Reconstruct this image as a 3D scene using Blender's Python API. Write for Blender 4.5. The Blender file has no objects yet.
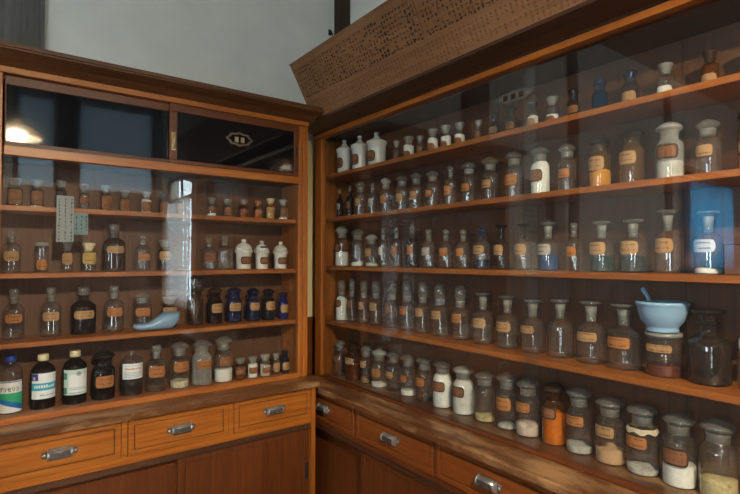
import bpy, bmesh, math, random
from math import sin, cos, pi, radians, atan2
from mathutils import Vector, Matrix
random.seed(7)
S = bpy.context.scene
COL = S.collection
ZC = 1.40            # eye height; every z below is measured from eye level and lifted by ZC when placed

# ------------------------------------------------------------------ materials
def newmat(name):
    m = bpy.data.materials.new(name); m.use_nodes = True
    nt = m.node_tree
    for n in list(nt.nodes): nt.nodes.remove(n)
    out = nt.nodes.new('ShaderNodeOutputMaterial')
    return m, nt, out
def N(nt, t, **kw):
    n = nt.nodes.new(t)
    for k, v in kw.items():
        if hasattr(n, k): setattr(n, k, v)
    return n
def setin(n, **kw):
    for k, v in kw.items():
        n.inputs[k.replace('_', ' ')].default_value = v
def c4(c): return (c[0], c[1], c[2], 1.0)

def plain(name, col, rough=.5, spec=.5, metal=0., noise=0., nscale=60., coat=0.):
    m, nt, out = newmat(name)
    p = N(nt, 'ShaderNodeBsdfPrincipled')
    p.inputs['Base Color'].default_value = c4(col)
    p.inputs['Roughness'].default_value = rough
    p.inputs['Specular IOR Level'].default_value = spec
    p.inputs['Metallic'].default_value = metal
    p.inputs['Coat Weight'].default_value = coat
    if noise:
        tc = N(nt, 'ShaderNodeTexCoord'); nz = N(nt, 'ShaderNodeTexNoise')
        nz.inputs['Scale'].default_value = nscale; nz.inputs['Detail'].default_value = 5
        nt.links.new(tc.outputs['Object'], nz.inputs['Vector'])
        r = N(nt, 'ShaderNodeValToRGB')
        r.color_ramp.elements[0].position = .3; r.color_ramp.elements[1].position = .7
        r.color_ramp.elements[0].color = c4([max(0, x*(1-noise)) for x in col])
        r.color_ramp.elements[1].color = c4([min(1, x*(1+noise)) for x in col])
        nt.links.new(nz.outputs['Fac'], r.inputs['Fac'])
        nt.links.new(r.outputs['Color'], p.inputs['Base Color'])
    nt.links.new(p.outputs[0], out.inputs[0])
    return m

def wood(name, dark, light, axis, rough=.36, scale=1., worn=None, spec=.45):
    m, nt, out = newmat(name)
    p = N(nt, 'ShaderNodeBsdfPrincipled')
    tc = N(nt, 'ShaderNodeTexCoord'); mp = N(nt, 'ShaderNodeMapping')
    sc = [34*scale]*3; sc['xyz'.index(axis)] = 1.6*scale
    mp.inputs['Scale'].default_value = sc
    nt.links.new(tc.outputs['Object'], mp.inputs['Vector'])
    a = N(nt, 'ShaderNodeTexNoise'); a.inputs['Scale'].default_value = 2.2; a.inputs['Detail'].default_value = 8
    a.inputs['Roughness'].default_value = .65; a.inputs['Distortion'].default_value = .6
    nt.links.new(mp.outputs[0], a.inputs['Vector'])
    b = N(nt, 'ShaderNodeTexNoise'); b.inputs['Scale'].default_value = 2.5; b.inputs['Detail'].default_value = 3
    nt.links.new(tc.outputs['Object'], b.inputs['Vector'])
    r = N(nt, 'ShaderNodeValToRGB')
    r.color_ramp.elements[0].position = .28; r.color_ramp.elements[1].position = .72
    r.color_ramp.elements[0].color = c4(dark); r.color_ramp.elements[1].color = c4(light)
    nt.links.new(a.outputs['Fac'], r.inputs['Fac'])
    mx = N(nt, 'ShaderNodeMixRGB', blend_type='MULTIPLY'); mx.inputs['Fac'].default_value = .55
    r2 = N(nt, 'ShaderNodeValToRGB')
    r2.color_ramp.elements[0].position = .3; r2.color_ramp.elements[1].position = .65
    r2.color_ramp.elements[0].color = (.55, .5, .45, 1); r2.color_ramp.elements[1].color = (1, 1, 1, 1)
    nt.links.new(b.outputs['Fac'], r2.inputs['Fac'])
    nt.links.new(r.outputs[0], mx.inputs[1]); nt.links.new(r2.outputs[0], mx.inputs[2])
    last = mx.outputs[0]
    if worn:
        w = N(nt, 'ShaderNodeTexNoise'); w.inputs['Scale'].default_value = 9; w.inputs['Detail'].default_value = 7
        w.inputs['Roughness'].default_value = .7
        mp2 = N(nt, 'ShaderNodeMapping'); s2 = [1.6]*3; s2['xyz'.index(axis)] = .55; mp2.inputs['Scale'].default_value = s2
        nt.links.new(tc.outputs['Object'], mp2.inputs['Vector']); nt.links.new(mp2.outputs[0], w.inputs['Vector'])
        wr = N(nt, 'ShaderNodeValToRGB'); wr.color_ramp.elements[0].position = .47; wr.color_ramp.elements[1].position = .64
        nt.links.new(w.outputs['Fac'], wr.inputs['Fac'])
        m3 = N(nt, 'ShaderNodeMixRGB'); m3.inputs[2].default_value = c4(worn)
        nt.links.new(wr.outputs[0], m3.inputs['Fac']); nt.links.new(last, m3.inputs[1]); last = m3.outputs[0]
    nt.links.new(last, p.inputs['Base Color'])
    rr = N(nt, 'ShaderNodeMapRange'); rr.inputs['To Min'].default_value = rough-.07; rr.inputs['To Max'].default_value = rough+.12
    nt.links.new(a.outputs['Fac'], rr.inputs['Value']); nt.links.new(rr.outputs[0], p.inputs['Roughness'])
    p.inputs['Specular IOR Level'].default_value = spec
    bp = N(nt, 'ShaderNodeBump'); bp.inputs['Strength'].default_value = .12; bp.inputs['Distance'].default_value = .002
    nt.links.new(a.outputs['Fac'], bp.inputs['Height']); nt.links.new(bp.outputs[0], p.inputs['Normal'])
    nt.links.new(p.outputs[0], out.inputs[0])
    return m

def glass(name, face, edge, dust=.05, power=2.2, dustcol=(.55, .56, .53), rough=.03, f0=.09):
    """thin-walled glass: clear when seen square on, darker and more mirror-like at grazing angles, a little dusty"""
    m, nt, out = newmat(name)
    lw = N(nt, 'ShaderNodeLayerWeight'); lw.inputs['Blend'].default_value = .5
    pw = N(nt, 'ShaderNodeMath', operation='POWER'); pw.inputs[1].default_value = 5
    nt.links.new(lw.outputs['Facing'], pw.inputs[0])
    sc = N(nt, 'ShaderNodeMath', operation='MULTIPLY_ADD'); sc.inputs[1].default_value = .9; sc.inputs[2].default_value = f0
    nt.links.new(pw.outputs[0], sc.inputs[0])
    p2 = N(nt, 'ShaderNodeMath', operation='POWER'); p2.inputs[1].default_value = power
    nt.links.new(lw.outputs['Facing'], p2.inputs[0])
    mc = N(nt, 'ShaderNodeMixRGB'); mc.inputs[1].default_value = c4(face); mc.inputs[2].default_value = c4(edge)
    nt.links.new(p2.outputs[0], mc.inputs['Fac'])
    tr = N(nt, 'ShaderNodeBsdfTransparent'); nt.links.new(mc.outputs[0], tr.inputs[0])
    last = tr.outputs[0]
    if dust:
        df = N(nt, 'ShaderNodeBsdfDiffuse'); df.inputs[0].default_value = c4(dustcol)
        m1 = N(nt, 'ShaderNodeMixShader'); m1.inputs[0].default_value = dust
        nt.links.new(last, m1.inputs[1]); nt.links.new(df.outputs[0], m1.inputs[2]); last = m1.outputs[0]
    gl = N(nt, 'ShaderNodeBsdfGlossy'); gl.inputs['Roughness'].default_value = rough
    m2 = N(nt, 'ShaderNodeMixShader')
    nt.links.new(sc.outputs[0], m2.inputs[0]); nt.links.new(last, m2.inputs[1]); nt.links.new(gl.outputs[0], m2.inputs[2])
    nt.links.new(m2.outputs[0], out.inputs[0])
    return m

WD = {}
for ax in 'xyz':
    WD['orange_'+ax] = wood('varnished orange wood '+ax, (.2, .054, .006), (.43, .14, .018), ax, .34)
    WD['brown_'+ax] = wood('red brown wood '+ax, (.065, .016, .003), (.15, .04, .007), ax, .4)
    WD['dark_'+ax] = wood('dark brown wood '+ax, (.035, .014, .007), (.085, .034, .014), ax, .42)
    WD['inner_'+ax] = wood('cabinet lining wood '+ax, (.075, .03, .011), (.15, .062, .025), ax, .5)
    WD['counter_'+ax] = wood('worn counter wood '+ax, (.075, .028, .01), (.15, .058, .02), ax, .3, worn=(.3, .17, .08))
    WD['red_'+ax] = wood('varnished red wood '+ax, (.12, .028, .005), (.26, .072, .012), ax, .36)
    WD['shelf_'+ax] = wood('shelf wood '+ax, (.22, .062, .009), (.42, .135, .023), ax, .4)
WD['grey_z'] = wood('weathered grey timber', (.05, .045, .04), (.16, .15, .135), 'z', .7, .6, spec=.2)
WD['post_z'] = wood('aged post timber', (.03, .016, .01), (.07, .04, .025), 'z', .6, .7, spec=.25)
WD['sign_y'] = wood('pale signboard wood', (.21, .1, .045), (.33, .165, .075), 'y', .55, .8, spec=.3)

M = dict(
 plaster=plain('white plaster', (.74, .735, .66), .9, .2, noise=.05, nscale=7),
 yellowplaster=plain('pale ochre plaster', (.62, .56, .33), .9, .2, noise=.06, nscale=9),
 ceiling=plain('ceiling boards', (.22, .15, .1), .8, .2, noise=.2),
 floor=wood('floor boards', (.06, .03, .015), (.14, .07, .035), 'x', .45),
 black=plain('black lacquered glass', (.006, .006, .007), .05, .3),
 blackmat=plain('black iron', (.01, .01, .01), .5),
 silver=plain('dull nickel', (.62, .62, .6), .3, .5, .9, noise=.15),
 pewter=plain('dark pewter', (.16, .16, .16), .4, .5, .8, noise=.2),
 brass=plain('brass', (.5, .38, .2), .35, .5, .9),
 emblemdim=plain('tarnished tin', (.1, .095, .085), .5, .4, .3, noise=.3),
 emblem=plain('embossed tin', (.13, .105, .075), .4, .5, .6, noise=.2),
 ink=plain('dark ink', (.035, .018, .01), .8, .1),
 inkfaint=plain('faded ink', (.14, .066, .03), .8, .1),
 porcelain=plain('white porcelain', (.6, .6, .56), .14, .5, noise=.03),
 reflectblue=plain('blue reflection tone', (.24, .4, .58), .16, .5, noise=.05, nscale=25),  # blue daylight on the reflections is put into this colour
 paper=plain('slip paper', (.26, .28, .27), .8, .2, noise=.05),
 papergreen=plain('pale green slip paper', (.15, .23, .235), .8, .2, noise=.05),
 noren=None,
 cordmat=plain('black cord', (.02, .02, .02), .6),
)
def cloth(name, col, f=.6):
    m, nt, out = newmat(name)
    t = N(nt, 'ShaderNodeBsdfTranslucent'); t.inputs[0].default_value = c4(col)
    d = N(nt, 'ShaderNodeBsdfDiffuse'); d.inputs[0].default_value = c4(col)
    mx = N(nt, 'ShaderNodeMixShader'); mx.inputs[0].default_value = f
    nt.links.new(d.outputs[0], mx.inputs[1]); nt.links.new(t.outputs[0], mx.inputs[2]); nt.links.new(mx.outputs[0], out.inputs[0])
    return m
M['noren'] = cloth('blue cotton', (.02, .34, .62))
PANE = glass('cabinet pane', (.98, .985, .98), (.8, .84, .82), dust=.004, f0=.045, rough=.004, dustcol=(.5, .55, .6))
GL = dict(
 clear=glass('clear bottle glass', (.965, .975, .965), (.4, .42, .41), .022, power=2.6, f0=.11, dustcol=(.58, .61, .62)),
 smoke=glass('smoky bottle glass', (.52, .48, .44), (.08, .07, .065), .02, f0=.11),
 frost=glass('frosted jar glass', (.8, .8, .77), (.3, .3, .28), .34),
 amber=glass('amber glass', (.86, .5, .13), (.2, .07, .015), .04, dustcol=(.5, .22, .05)),
 amberlight=glass('brownish glass', (.6, .42, .26), (.2, .12, .06), .05, dustcol=(.35, .25, .16)),
 brown=glass('dark brown glass', (.2, .075, .03), (.03, .012, .006), .008, f0=.055),
 purple=glass('purple brown glass', (.22, .09, .075), (.03, .012, .012), .008, f0=.055),
 cobalt=glass('cobalt glass', (.05, .1, .42), (.01, .02, .08), .35, dustcol=(.008, .018, .085), f0=.1),
 cobaltbright=glass('bright cobalt glass', (.05, .15, .75), (.01, .03, .2), .4, dustcol=(.01, .03, .26)),
 teal=glass('deep blue glass', (.03, .2, .42), (.005, .04, .1), .4, dustcol=(.005, .045, .11), f0=.06),
 black=glass('blackish glass', (.06, .05, .06), (.01, .01, .012), .008, f0=.055),
 yellow=glass('yellowish glass', (.86, .66, .3), (.3, .18, .05), .07, dustcol=(.6, .4, .15)),
 stopper=glass('clear stopper glass', (.86, .87, .85), (.36, .37, .36), .13, power=2., f0=.08, dustcol=(.6, .61, .58)),
 darkglass=glass('dark stopper glass', (.08, .1, .13), (.02, .025, .035), .02, power=1.4),
)
GROUND = glass('ground glass', (.6, .6, .57), (.4, .4, .38), .48, dustcol=(.4, .4, .37), rough=.3)
def sol(n, c, r=.85, nz=.1, s=120.): return plain(n, c, r, .2, noise=nz, nscale=s)
ST = dict(white=glass('milky ground glass', (.6, .6, .58), (.3, .3, .28), .55, dustcol=(.5, .5, .47), rough=.3), grey=sol('grey stopper', (.3, .31, .3), .5), dark=sol('dark stopper', (.07, .07, .075), .4),
 cream=sol('cream cap', (.68, .6, .36), .4), rust=sol('rusty stopper', (.36, .14, .05), .6), darkbrown=sol('dark brown stopper', (.035, .018, .012), .25),
 black=sol('black stopper', (.012, .011, .012), .25), blue=sol('blue cap', (.02, .06, .3), .35), cobalt=GL['cobalt'], darkglass=GL['darkglass'], smoke=GL['smoke'])
CT = dict(tancrust=sol('pale crust', (.5, .42, .3), nz=.3, s=200), white=sol('white powder', (.86, .86, .82)), white2=sol('greyish white powder', (.72, .72, .69), nz=.18, s=50), cream=sol('cream lumps', (.68, .62, .44), nz=.25),
 grey=sol('grey residue', (.5, .5, .46), nz=.25), brown=sol('brown powder', (.34, .18, .08)), orange=sol('orange powder', (.5, .2, .06)),
 orangepow=sol('bright orange powder', (.72, .52, .1)), pink=sol('pinkish powder', (.78, .62, .54)), tanpow=sol('tan powder', (.6, .36, .2)),
 straw=sol('straw powder', (.6, .5, .26), nz=.2), greenwhite=sol('greenish white powder', (.6, .68, .55)),
 darkliq=plain('dark liquid', (.008, .006, .006), .08), blackliq=plain('black dregs', (.008, .007, .008), .15), blueblack=plain('blue black liquid', (.006, .01, .035), .08),
 greenliq=plain('dark green liquid', (.005, .03, .03), .08), greenblack=plain('blackish green liquid', (.004, .015, .015), .08),
 blueliq=plain('bright blue liquid', (.006, .05, .17), .08), brownliq=plain('brown liquid', (.1, .03, .008), .1),
 redliq=plain('reddish liquid', (.1, .022, .012), .1), clearliq=glass('watery liquid', (.7, .68, .6), (.3, .28, .24), .06))
LB = dict(tan=sol('tan label', (.37, .215, .1), .8, .14, 60), orange=sol('orange label', (.37, .15, .05), .8, .16, 60), brown=sol('brown label', (.23, .1, .048), .8, .2, 60),
 yellow=sol('yellowish label', (.42, .28, .09), .8, .14, 60), grey=sol('greyish label', (.36, .33, .28), .8, .15, 60), white=sol('white label', (.62, .6, .54), .8, .1, 60),
 pale=sol('pale label', (.5, .5, .5), .8, .1, 60))
LBORDER = plain('dark label border', (.035, .017, .012), .7)
PR = dict(white=plain('printed white paper', (.78, .8, .8), .5), navy=plain('navy print', (.015, .025, .2), .5), green=plain('green print', (.03, .42, .2), .5),
 blue=plain('blue print', (.01, .16, .5), .5), cyan=plain('cyan print', (.02, .36, .52), .5), palegreen=plain('pale green paper', (.55, .68, .62), .5),
 dkgreen=plain('dark green print', (.06, .25, .18), .5), black=plain('black print', (.01, .01, .015), .5), red=plain('orange print', (.6, .2, .06), .5),
 lines=plain('grey blue print', (.25, .34, .38), .5))

# ------------------------------------------------------------------ mesh helpers (bmesh in world metres, z from eye level)
def box(bm, x0, x1, y0, y1, z0, z1, bev=.0012, mi=0):
    b = bmesh.new()
    vs = [b.verts.new((x, y, z)) for x in (x0, x1) for y in (y0, y1) for z in (z0, z1)]
    for f in ((0,1,3,2),(4,6,7,5),(0,4,5,1),(2,3,7,6),(0,2,6,4),(1,5,7,3)): b.faces.new([vs[i] for i in f])
    m = min(abs(x1-x0), abs(y1-y0), abs(z1-z0))
    if bev and m > bev*3: bmesh.ops.bevel(b, geom=b.edges[:], offset=bev, segments=1, affect='EDGES')
    add(bm, b, mi)
def add(bm, b, mi=0, mat=None):
    b.verts.index_update(); mp = []
    for v in b.verts: mp.append(bm.verts.new(mat @ v.co if mat else v.co))
    for f in b.faces:
        try:
            g = bm.faces.new([mp[v.index] for v in f.verts]); g.smooth = f.smooth; g.material_index = mi or f.material_index
        except ValueError: pass
    b.free()
def prism(bm, poly, axis, a0, a1, mi=0, smooth=False):
    """poly: (depth, z) points; axis 'x': depth is y, extruded along x; axis 'y': depth is x, extruded along y"""
    P = (lambda d, z, a: (a, d, z)) if axis == 'x' else (lambda d, z, a: (d, a, z))
    A = [bm.verts.new(P(d, z, a0)) for d, z in poly]; B = [bm.verts.new(P(d, z, a1)) for d, z in poly]
    n = len(poly)
    for i in range(n):
        f = bm.faces.new((A[i], A[(i+1) % n], B[(i+1) % n], B[i])); f.material_index = mi; f.smooth = smooth
    f = bm.faces.new(A[::-1]); f.material_index = mi; f = bm.faces.new(B); f.material_index = mi
def lathe(bm, prof, seg=28, mi=0, mat=None, closed=False):
    rings = []
    T = (lambda p: mat @ Vector(p)) if mat else (lambda p: p)
    for r, z in prof:
        if r < 1e-6: rings.append([bm.verts.new(T((0, 0, z)))])
        else: rings.append([bm.verts.new(T((r*cos(2*pi*k/seg), r*sin(2*pi*k/seg), z))) for k in range(seg)])
    for a, b in zip(rings, rings[1:]):
        for k in range(seg):
            q = (k+1) % seg
            if len(a) == 1 and len(b) == 1: continue
            if len(a) == 1: vs = (a[0], b[q], b[k])
            elif len(b) == 1: vs = (a[k], a[q], b[0])
            else: vs = (a[k], a[q], b[q], b[k])
            f = bm.faces.new(vs); f.smooth = True; f.material_index = mi
def tube(bm, pts, r, seg=10, mi=0):
    pts = [Vector(p) for p in pts]; rings = []
    for i, p in enumerate(pts):
        d = (pts[min(i+1, len(pts)-1)]-pts[max(i-1, 0)]).normalized()
        u = d.cross(Vector((0, 0, 1)) if abs(d.z) < .9 else Vector((1, 0, 0))).normalized(); v = d.cross(u)
        rr = r[i] if isinstance(r, (list, tuple)) else r
        rings.append([bm.verts.new(p+(u*cos(2*pi*k/seg)+v*sin(2*pi*k/seg))*rr) for k in range(seg)])
    for a, b in zip(rings, rings[1:]):
        for k in range(seg):
            f = bm.faces.new((a[k], a[(k+1) % seg], b[(k+1) % seg], b[k])); f.smooth = True; f.material_index = mi
    bm.faces.new(rings[0][::-1]).material_index = mi; bm.faces.new(rings[-1]).material_index = mi

def link(o, parent=None):
    COL.objects.link(o)
    if parent is not None: o.parent = parent
    return o
def obj(name, bm, mats, parent=None, origin=None, recalc=True):
    """one mesh object; verts are in world metres (z from eye level) when origin is given, else already local"""
    if recalc: bmesh.ops.recalc_face_normals(bm, faces=bm.faces[:])
    me = bpy.data.meshes.new(name)
    if origin is not None:
        for v in bm.verts: v.co -= Vector(origin)
    bm.to_mesh(me); bm.free()
    for m in (mats if isinstance(mats, (list, tuple)) else [mats]): me.materials.append(m)
    o = bpy.data.objects.new(name, me)
    if parent is None and origin is not None: o.location = (origin[0], origin[1], origin[2]+ZC)
    return link(o, parent)
def tag(o, label, cat, group=None):
    o['label'] = label; o['category'] = cat
    if group: o['group'] = group
    return o
def thing(name, loc, label, cat, group=None, rz=0.):
    o = bpy.data.objects.new(name, None); o.empty_display_size = .03
    o.location = (loc[0], loc[1], loc[2]+ZC); o.rotation_euler = (0, 0, rz)
    return tag(link(o), label, cat, group)
class Part:
    """collects boxes for one part of a thing whose base sits at org"""
    def __init__(s, name, mat, parent, org): s.n, s.m, s.p, s.o, s.bm = name, mat, parent, org, bmesh.new()
    def box(s, *a, **k): box(s.bm, *a, **k); return s
    def prism(s, *a, **k): prism(s.bm, *a, **k); return s
    def done(s): return obj(s.n, s.bm, s.m, s.p, s.o)
def structure(name, bm, mats, label=None):
    o = obj(name, bm, mats, None, (0, 0, 0)); o['kind'] = 'structure'
    o['label'] = label or name; o['category'] = name.split('_')[0]
    return o
SKY, LAMP, EXPOSURE = 27.0, 4700.0, -0.38
# ------------------------------------------------------------------ the room
XW, YW, XL, YR, ZF, ZT = 1.25, 1.86, -4.2, -1.6, -ZC, 1.55
def wall(name, m, *boxes):
    bm = bmesh.new()
    for b in boxes: box(bm, *b, bev=0)
    return structure(name, bm, m)
wall('floor', WD['brown_x'] if 0 else M['floor'], (XL-.1, XW+.1, YR-.1, YW+.1, ZF-.1, ZF))
wall('ceiling', M['ceiling'], (XL-.1, XW+.1, YR-.1, YW+.1, ZT, ZT+.1))
BW0, BW1, BZ0, BZ1 = -3.88, -2.8, -.1, .7        # small window under the blue curtain
wall('wall_back', M['plaster'], (BW1, XW+.1, YW, YW+.1, ZF, ZT), (XL-.1, BW0, YW, YW+.1, ZF, ZT), (BW0, BW1, YW, YW+.1, ZF, BZ0), (BW0, BW1, YW, YW+.1, BZ1, ZT))
WY0, WY1, WZ0, WZ1 = -1.42, -.33, -.38, .7        # window opening in the wall behind the long cabinet's near end
wall('wall_right', M['plaster'], (XW, XW+.1, WY1, YW, ZF, ZT), (XW, XW+.1, YR, WY0, ZF, ZT),
     (XW, XW+.1, WY0, WY1, ZF, WZ0), (XW, XW+.1, WY0, WY1, WZ1, ZT))
LY0, LY1, LZ0, LZ1 = -.8, .2, -.3, .75           # opening added in the far end wall for light from the left
wall('wall_left', M['plaster'], (XL-.1, XL, LY1, YW, ZF, ZT), (XL-.1, XL, YR, LY0, ZF, ZT),
     (XL-.1, XL, LY0, LY1, ZF, LZ0), (XL-.1, XL, LY0, LY1, LZ1, ZT))
# transom openings in the wall behind the camera
TR = [(.1, .42), (.54, 1.2)]; TZ0, TZ1 = .56, 1.38
TR2 = (-2.4, -1.75); T2Z0, T2Z1 = -1.1, .85           # a wide window further along the same wall
wall('wall_rear', M['plaster'], (XL-.1, TR2[0], YR-.1, YR, ZF, ZT), (TR2[0], TR2[1], YR-.1, YR, ZF, T2Z0), (TR2[0], TR2[1], YR-.1, YR, T2Z1, ZT),
     (TR2[1], TR[0][0], YR-.1, YR, ZF, ZT), (TR[0][0], TR[1][1], YR-.1, YR, ZF, TZ0), (TR[0][0], TR[1][1], YR-.1, YR, TZ1, ZT),
     (TR[0][1], TR[1][0], YR-.1, YR, TZ0, TZ1), (TR[1][1], XW+.1, YR-.1, YR, ZF, ZT))

def window(name, axis, at, a0, a1, z0, z1, verts, hors, paper=None, t=.035, d=.05, glassm=PANE):
    bm = bmesh.new()
    def bx(p0, p1, q0, q1, dd=d, mi=0):
        if axis == 'x': box(bm, at-dd/2, at+dd/2, p0, p1, q0, q1, mi=mi)
        else: box(bm, p0, p1, at-dd/2, at+dd/2, q0, q1, mi=mi)
    bx(a0, a0+t, z0, z1); bx(a1-t, a1, z0, z1); bx(a0, a1, z0, z0+t); bx(a0, a1, z1-t, z1)
    for p, w in verts: bx(p-w/2, p+w/2, z0, z1, d*.8)
    for q, w in hors: bx(a0, a1, q-w/2, q+w/2, d*.7)
    w = structure(name, bm, WD['dark_z'])
    bm = bmesh.new()
    if axis == 'x': box(bm, at-.002, at+.002, a0+t/2, a1-t/2, z0+t/2, z1-t/2, 0)
    else: box(bm, a0+t/2, a1-t/2, at-.002, at+.002, z0+t/2, z1-t/2, 0)
    obj('window_pane', bm, paper or glassm, w, (0, 0, 0))
    return w
window('window_1', 'x', XW+.012, WY0, WY1, WZ0, WZ1, [(-.715, .045), (-1.02, .018)], [(.5, .035), (.16, .016)], d=.02, t=.03)
window('window_2', 'x', XL-.05, LY0, LY1, LZ0, LZ1, [(-.3, .05)], [(.2, .016)])  # unseen window added to light the room from the left
window('window_6', 'y', YW+.05, BW0, BW1, BZ0, BZ1, [(-3.34, .03)], [])
def papermat():
    m, nt, out = newmat('translucent window paper')
    t = N(nt, 'ShaderNodeBsdfTranslucent'); t.inputs[0].default_value = (.32, .37, .39, 1)
    d = N(nt, 'ShaderNodeBsdfDiffuse'); d.inputs[0].default_value = (.45, .48, .48, 1)
    mx = N(nt, 'ShaderNodeMixShader'); mx.inputs[0].default_value = .25
    nt.links.new(t.outputs[0], mx.inputs[1]); nt.links.new(d.outputs[0], mx.inputs[2]); nt.links.new(mx.outputs[0], out.inputs[0])
    return m
PAPER = papermat()
window('window_3', 'y', YR-.05, TR[0][0], TR[0][1], TZ0, TZ1, [], [], PAPER)
window('window_4', 'y', YR-.05, TR[1][0], TR[1][1], TZ0, TZ1, [], [], PAPER)
window('window_5', 'y', YR-.05, TR2[0], TR2[1], T2Z0, T2Z1, [(-2.1, .07)], [(.3, .016)], None)

# posts and trim
def trim(name, m, *bx):
    bm = bmesh.new()
    for b in bx: box(bm, *b)
    return structure(name, bm, m)
trim('trim_1', WD['post_z'], (1.196, XW, YW-.05, YW, ZF, ZT))                       # corner post
trim('trim_2', WD['grey_z'], (-.1, .114, YW-.018, YW, ZF, ZT))                       # broad grey post above the small cabinet
trim('trim_3', WD['post_z'], (-1.0, -.9, YW-.02, YW, ZF, ZT))
trim('trim_4', WD['post_z'], (-2.45, -2.35, YW-.02, YW, ZF, ZT), (-4.19, -4.1, YW-.02, YW, ZF, ZT), (-4.1, -2.45, YW-.02, YW, .74, .82))
trim('trim_5', WD['dark_z'], (TR[0][1], TR[1][0], YR, YR+.03, ZF, ZT), (-.06, .04, YR, YR+.03, ZF, ZT))
trim('trim_6', WD['dark_x'], (-.06, XW, YR, YR+.035, TZ0-.1, TZ0))
trim('trim_7', WD['yellow'] if 0 else M['yellowplaster'], (.95, 1.196, YW-.006, YW, -.25, .5))    # ochre plaster strip seen between the cabinets
trim('trim_8', WD['brown_z'], (.95, 1.196, YW-.012, YW, ZF, -.25))                   # brown wainscot below it

trim('trim_9', WD['dark_x'], (XL, BW0+.02, YW-.014, YW, ZF, -.1), (BW0+.02, -.03, YW-.014, YW, ZF, -.1))      # dark boarding on the lower walls
trim('trim_10', WD['dark_x'], (TR2[1]+.02, XW, YR, YR+.014, ZF, TZ0-.1))
trim('trim_12', WD['dark_y'], (XW-.014, XW, YR+.04, -.055, ZF, WZ0-.035))
trim('trim_11', WD['dark_y'], (XL, XL+.014, YR+.02, YW-.02, ZF, LZ0))

# ------------------------------------------------------------------ cabinet hardware
def cup_pull(parent, org, c, face):
    """nickel drawer pull with a rounded bar and two eared end plates; face 'y' looks towards -y, 'x' towards -x"""
    bm = bmesh.new()
    b = bmesh.new()
    L = .027
    n = 9
    prof = [(-.013*cos(a)*1.0, .0) for a in ()]
    # half-round shell
    pts = [(-.016*sin(pi*i/n), .0125*cos(pi*i/n)) for i in range(n+1)]
    prism(b, pts, 'x', -L, L, 0, True)
    for sx in (-1, 1):
        prism(b, [(-.0185*sin(pi*i/n), .0145*cos(pi*i/n)) for i in range(n+1)], 'x', sx*L-.002, sx*L+.002, 0, True)
        box(b, min(sx*(L+.001), sx*(L+.014)), max(sx*(L+.001), sx*(L+.014)), -.003, .001, -.008, .008, .001, 1)
        lathe(b, [(0, .0045), (.0025, .004), (.0035, .003)], 8, 0, Matrix.Translation((sx*(L+.009), 0, 0)) @ Matrix.Rotation(pi/2, 4, 'X'))
    box(b, -L+.004, L-.004, -.0168, -.0155, -.006, .006, 0, 2)      # card slot
    box(b, -L-.002, L+.002, -.0015, .001, -.017, .0145, .001, 1)
    mat = Matrix.Translation(c) @ (Matrix.Identity(4) if face == 'y' else Matrix.Rotation(-pi/2, 4, 'Z'))
    add(bm, b, 0, mat)
    return obj('drawer_pull', bm, [M['silver'], M['pewter'], M['pewter']], parent, org)

# ------------------------------------------------------------------ small cabinet: base with drawers
OB = (.455, 1.706, ZF)
base = thing('drawer_chest', OB, 'orange wooden drawer chest carrying the shelf case with black upper doors', 'cabinet')
FY = 1.572
Part('counter_top', WD['counter_x'], base, OB).prism([(1.553, -.462), (1.553, -.447), (1.557, -.444), (1.84, -.444), (1.84, -.462)], 'x', -.03, .94).done()
Part('side_panel', WD['brown_z'], base, OB).box(-.02, .0, FY+.002, 1.84, ZF, -.462).done()
Part('side_panel', WD['orange_z'], base, OB).box(.915, .932, FY-.004, 1.84, ZF, -.462).done()
Part('back_panel', WD['brown_z'], base, OB).box(0, .915, 1.82, 1.838, ZF, -.464).done()
p = Part('front_frame', WD['orange_x'], base, OB)
p.box(-.02, .916, FY, FY+.02, -.592, -.572)                      # rail under the drawers
p.box(-.02, .916, FY+.002, FY+.02, -.4665, -.462)
for x0, x1 in ((.294, .311), (.6095, .627)): p.box(x0, x1, FY+.001, FY+.02, -.573, -.464)
p.box(-.02, -.004, FY, FY+.02, ZF+.06, -.462)
p.done()
Part('plinth', WD['dark_x'], base, OB).box(-.02, .916, FY+.03, FY+.05, ZF, ZF+.06).box(-.02, .916, FY+.02, 1.82, ZF+.06, ZF+.075).done()
Part('door_track', WD['dark_x'], base, OB).box(0, .915, FY+.004, FY+.055, -.612, -.593).done()
def drawer(parent, org, a0, a1, z0, z1, at, face, o='orange', skip_pull=False):
    ax = 'x' if face == 'y' else 'y'
    bm = bmesh.new()
    def bx(p0, p1, d0, d1, q0, q1, mi=0, bev=.0008):
        if face == 'y': box(bm, p0, p1, at+d0, at+d1, q0, q1, bev, mi)
        else: box(bm, at+d0, at+d1, p0, p1, q0, q1, bev, mi)
    i, g = .018, .0028
    a0 += .0012; a1 -= .0012; z0 += .0012; z1 -= .0012
    bx(a0, a1, .002, .018, z0, z1, 1)                               # front board
    bx(a0, a1, -.001, .003, z0, z0+i-g); bx(a0, a1, -.001, .003, z1-i+g, z1)
    bx(a0, a0+i-g, -.001, .003, z0+i-g, z1-i+g); bx(a1-i+g, a1, -.001, .003, z0+i-g, z1-i+g)
    bx(a0+i, a1-i, -.001, .003, z0+i, z1-i)
    bx(a0+.01, a1-.01, .018, .2, z0+.008, z1-.012, 1)               # the box behind the front
    d = obj('drawer', bm, [WD[o+'_'+ax], WD['dark_'+ax]], parent, org)
    if not skip_pull:
        c = ((a0+a1)/2, at-.001, (z0+z1)/2) if face == 'y' else (at-.001, (a0+a1)/2, (z0+z1)/2)
        cup_pull(d, org, c, face)
    return d
for a0, a1 in ((-.004, .294), (.311, .6095), (.627, .915)): drawer(base, OB, a0, a1, -.572, -.4665, FY, 'y')
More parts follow.
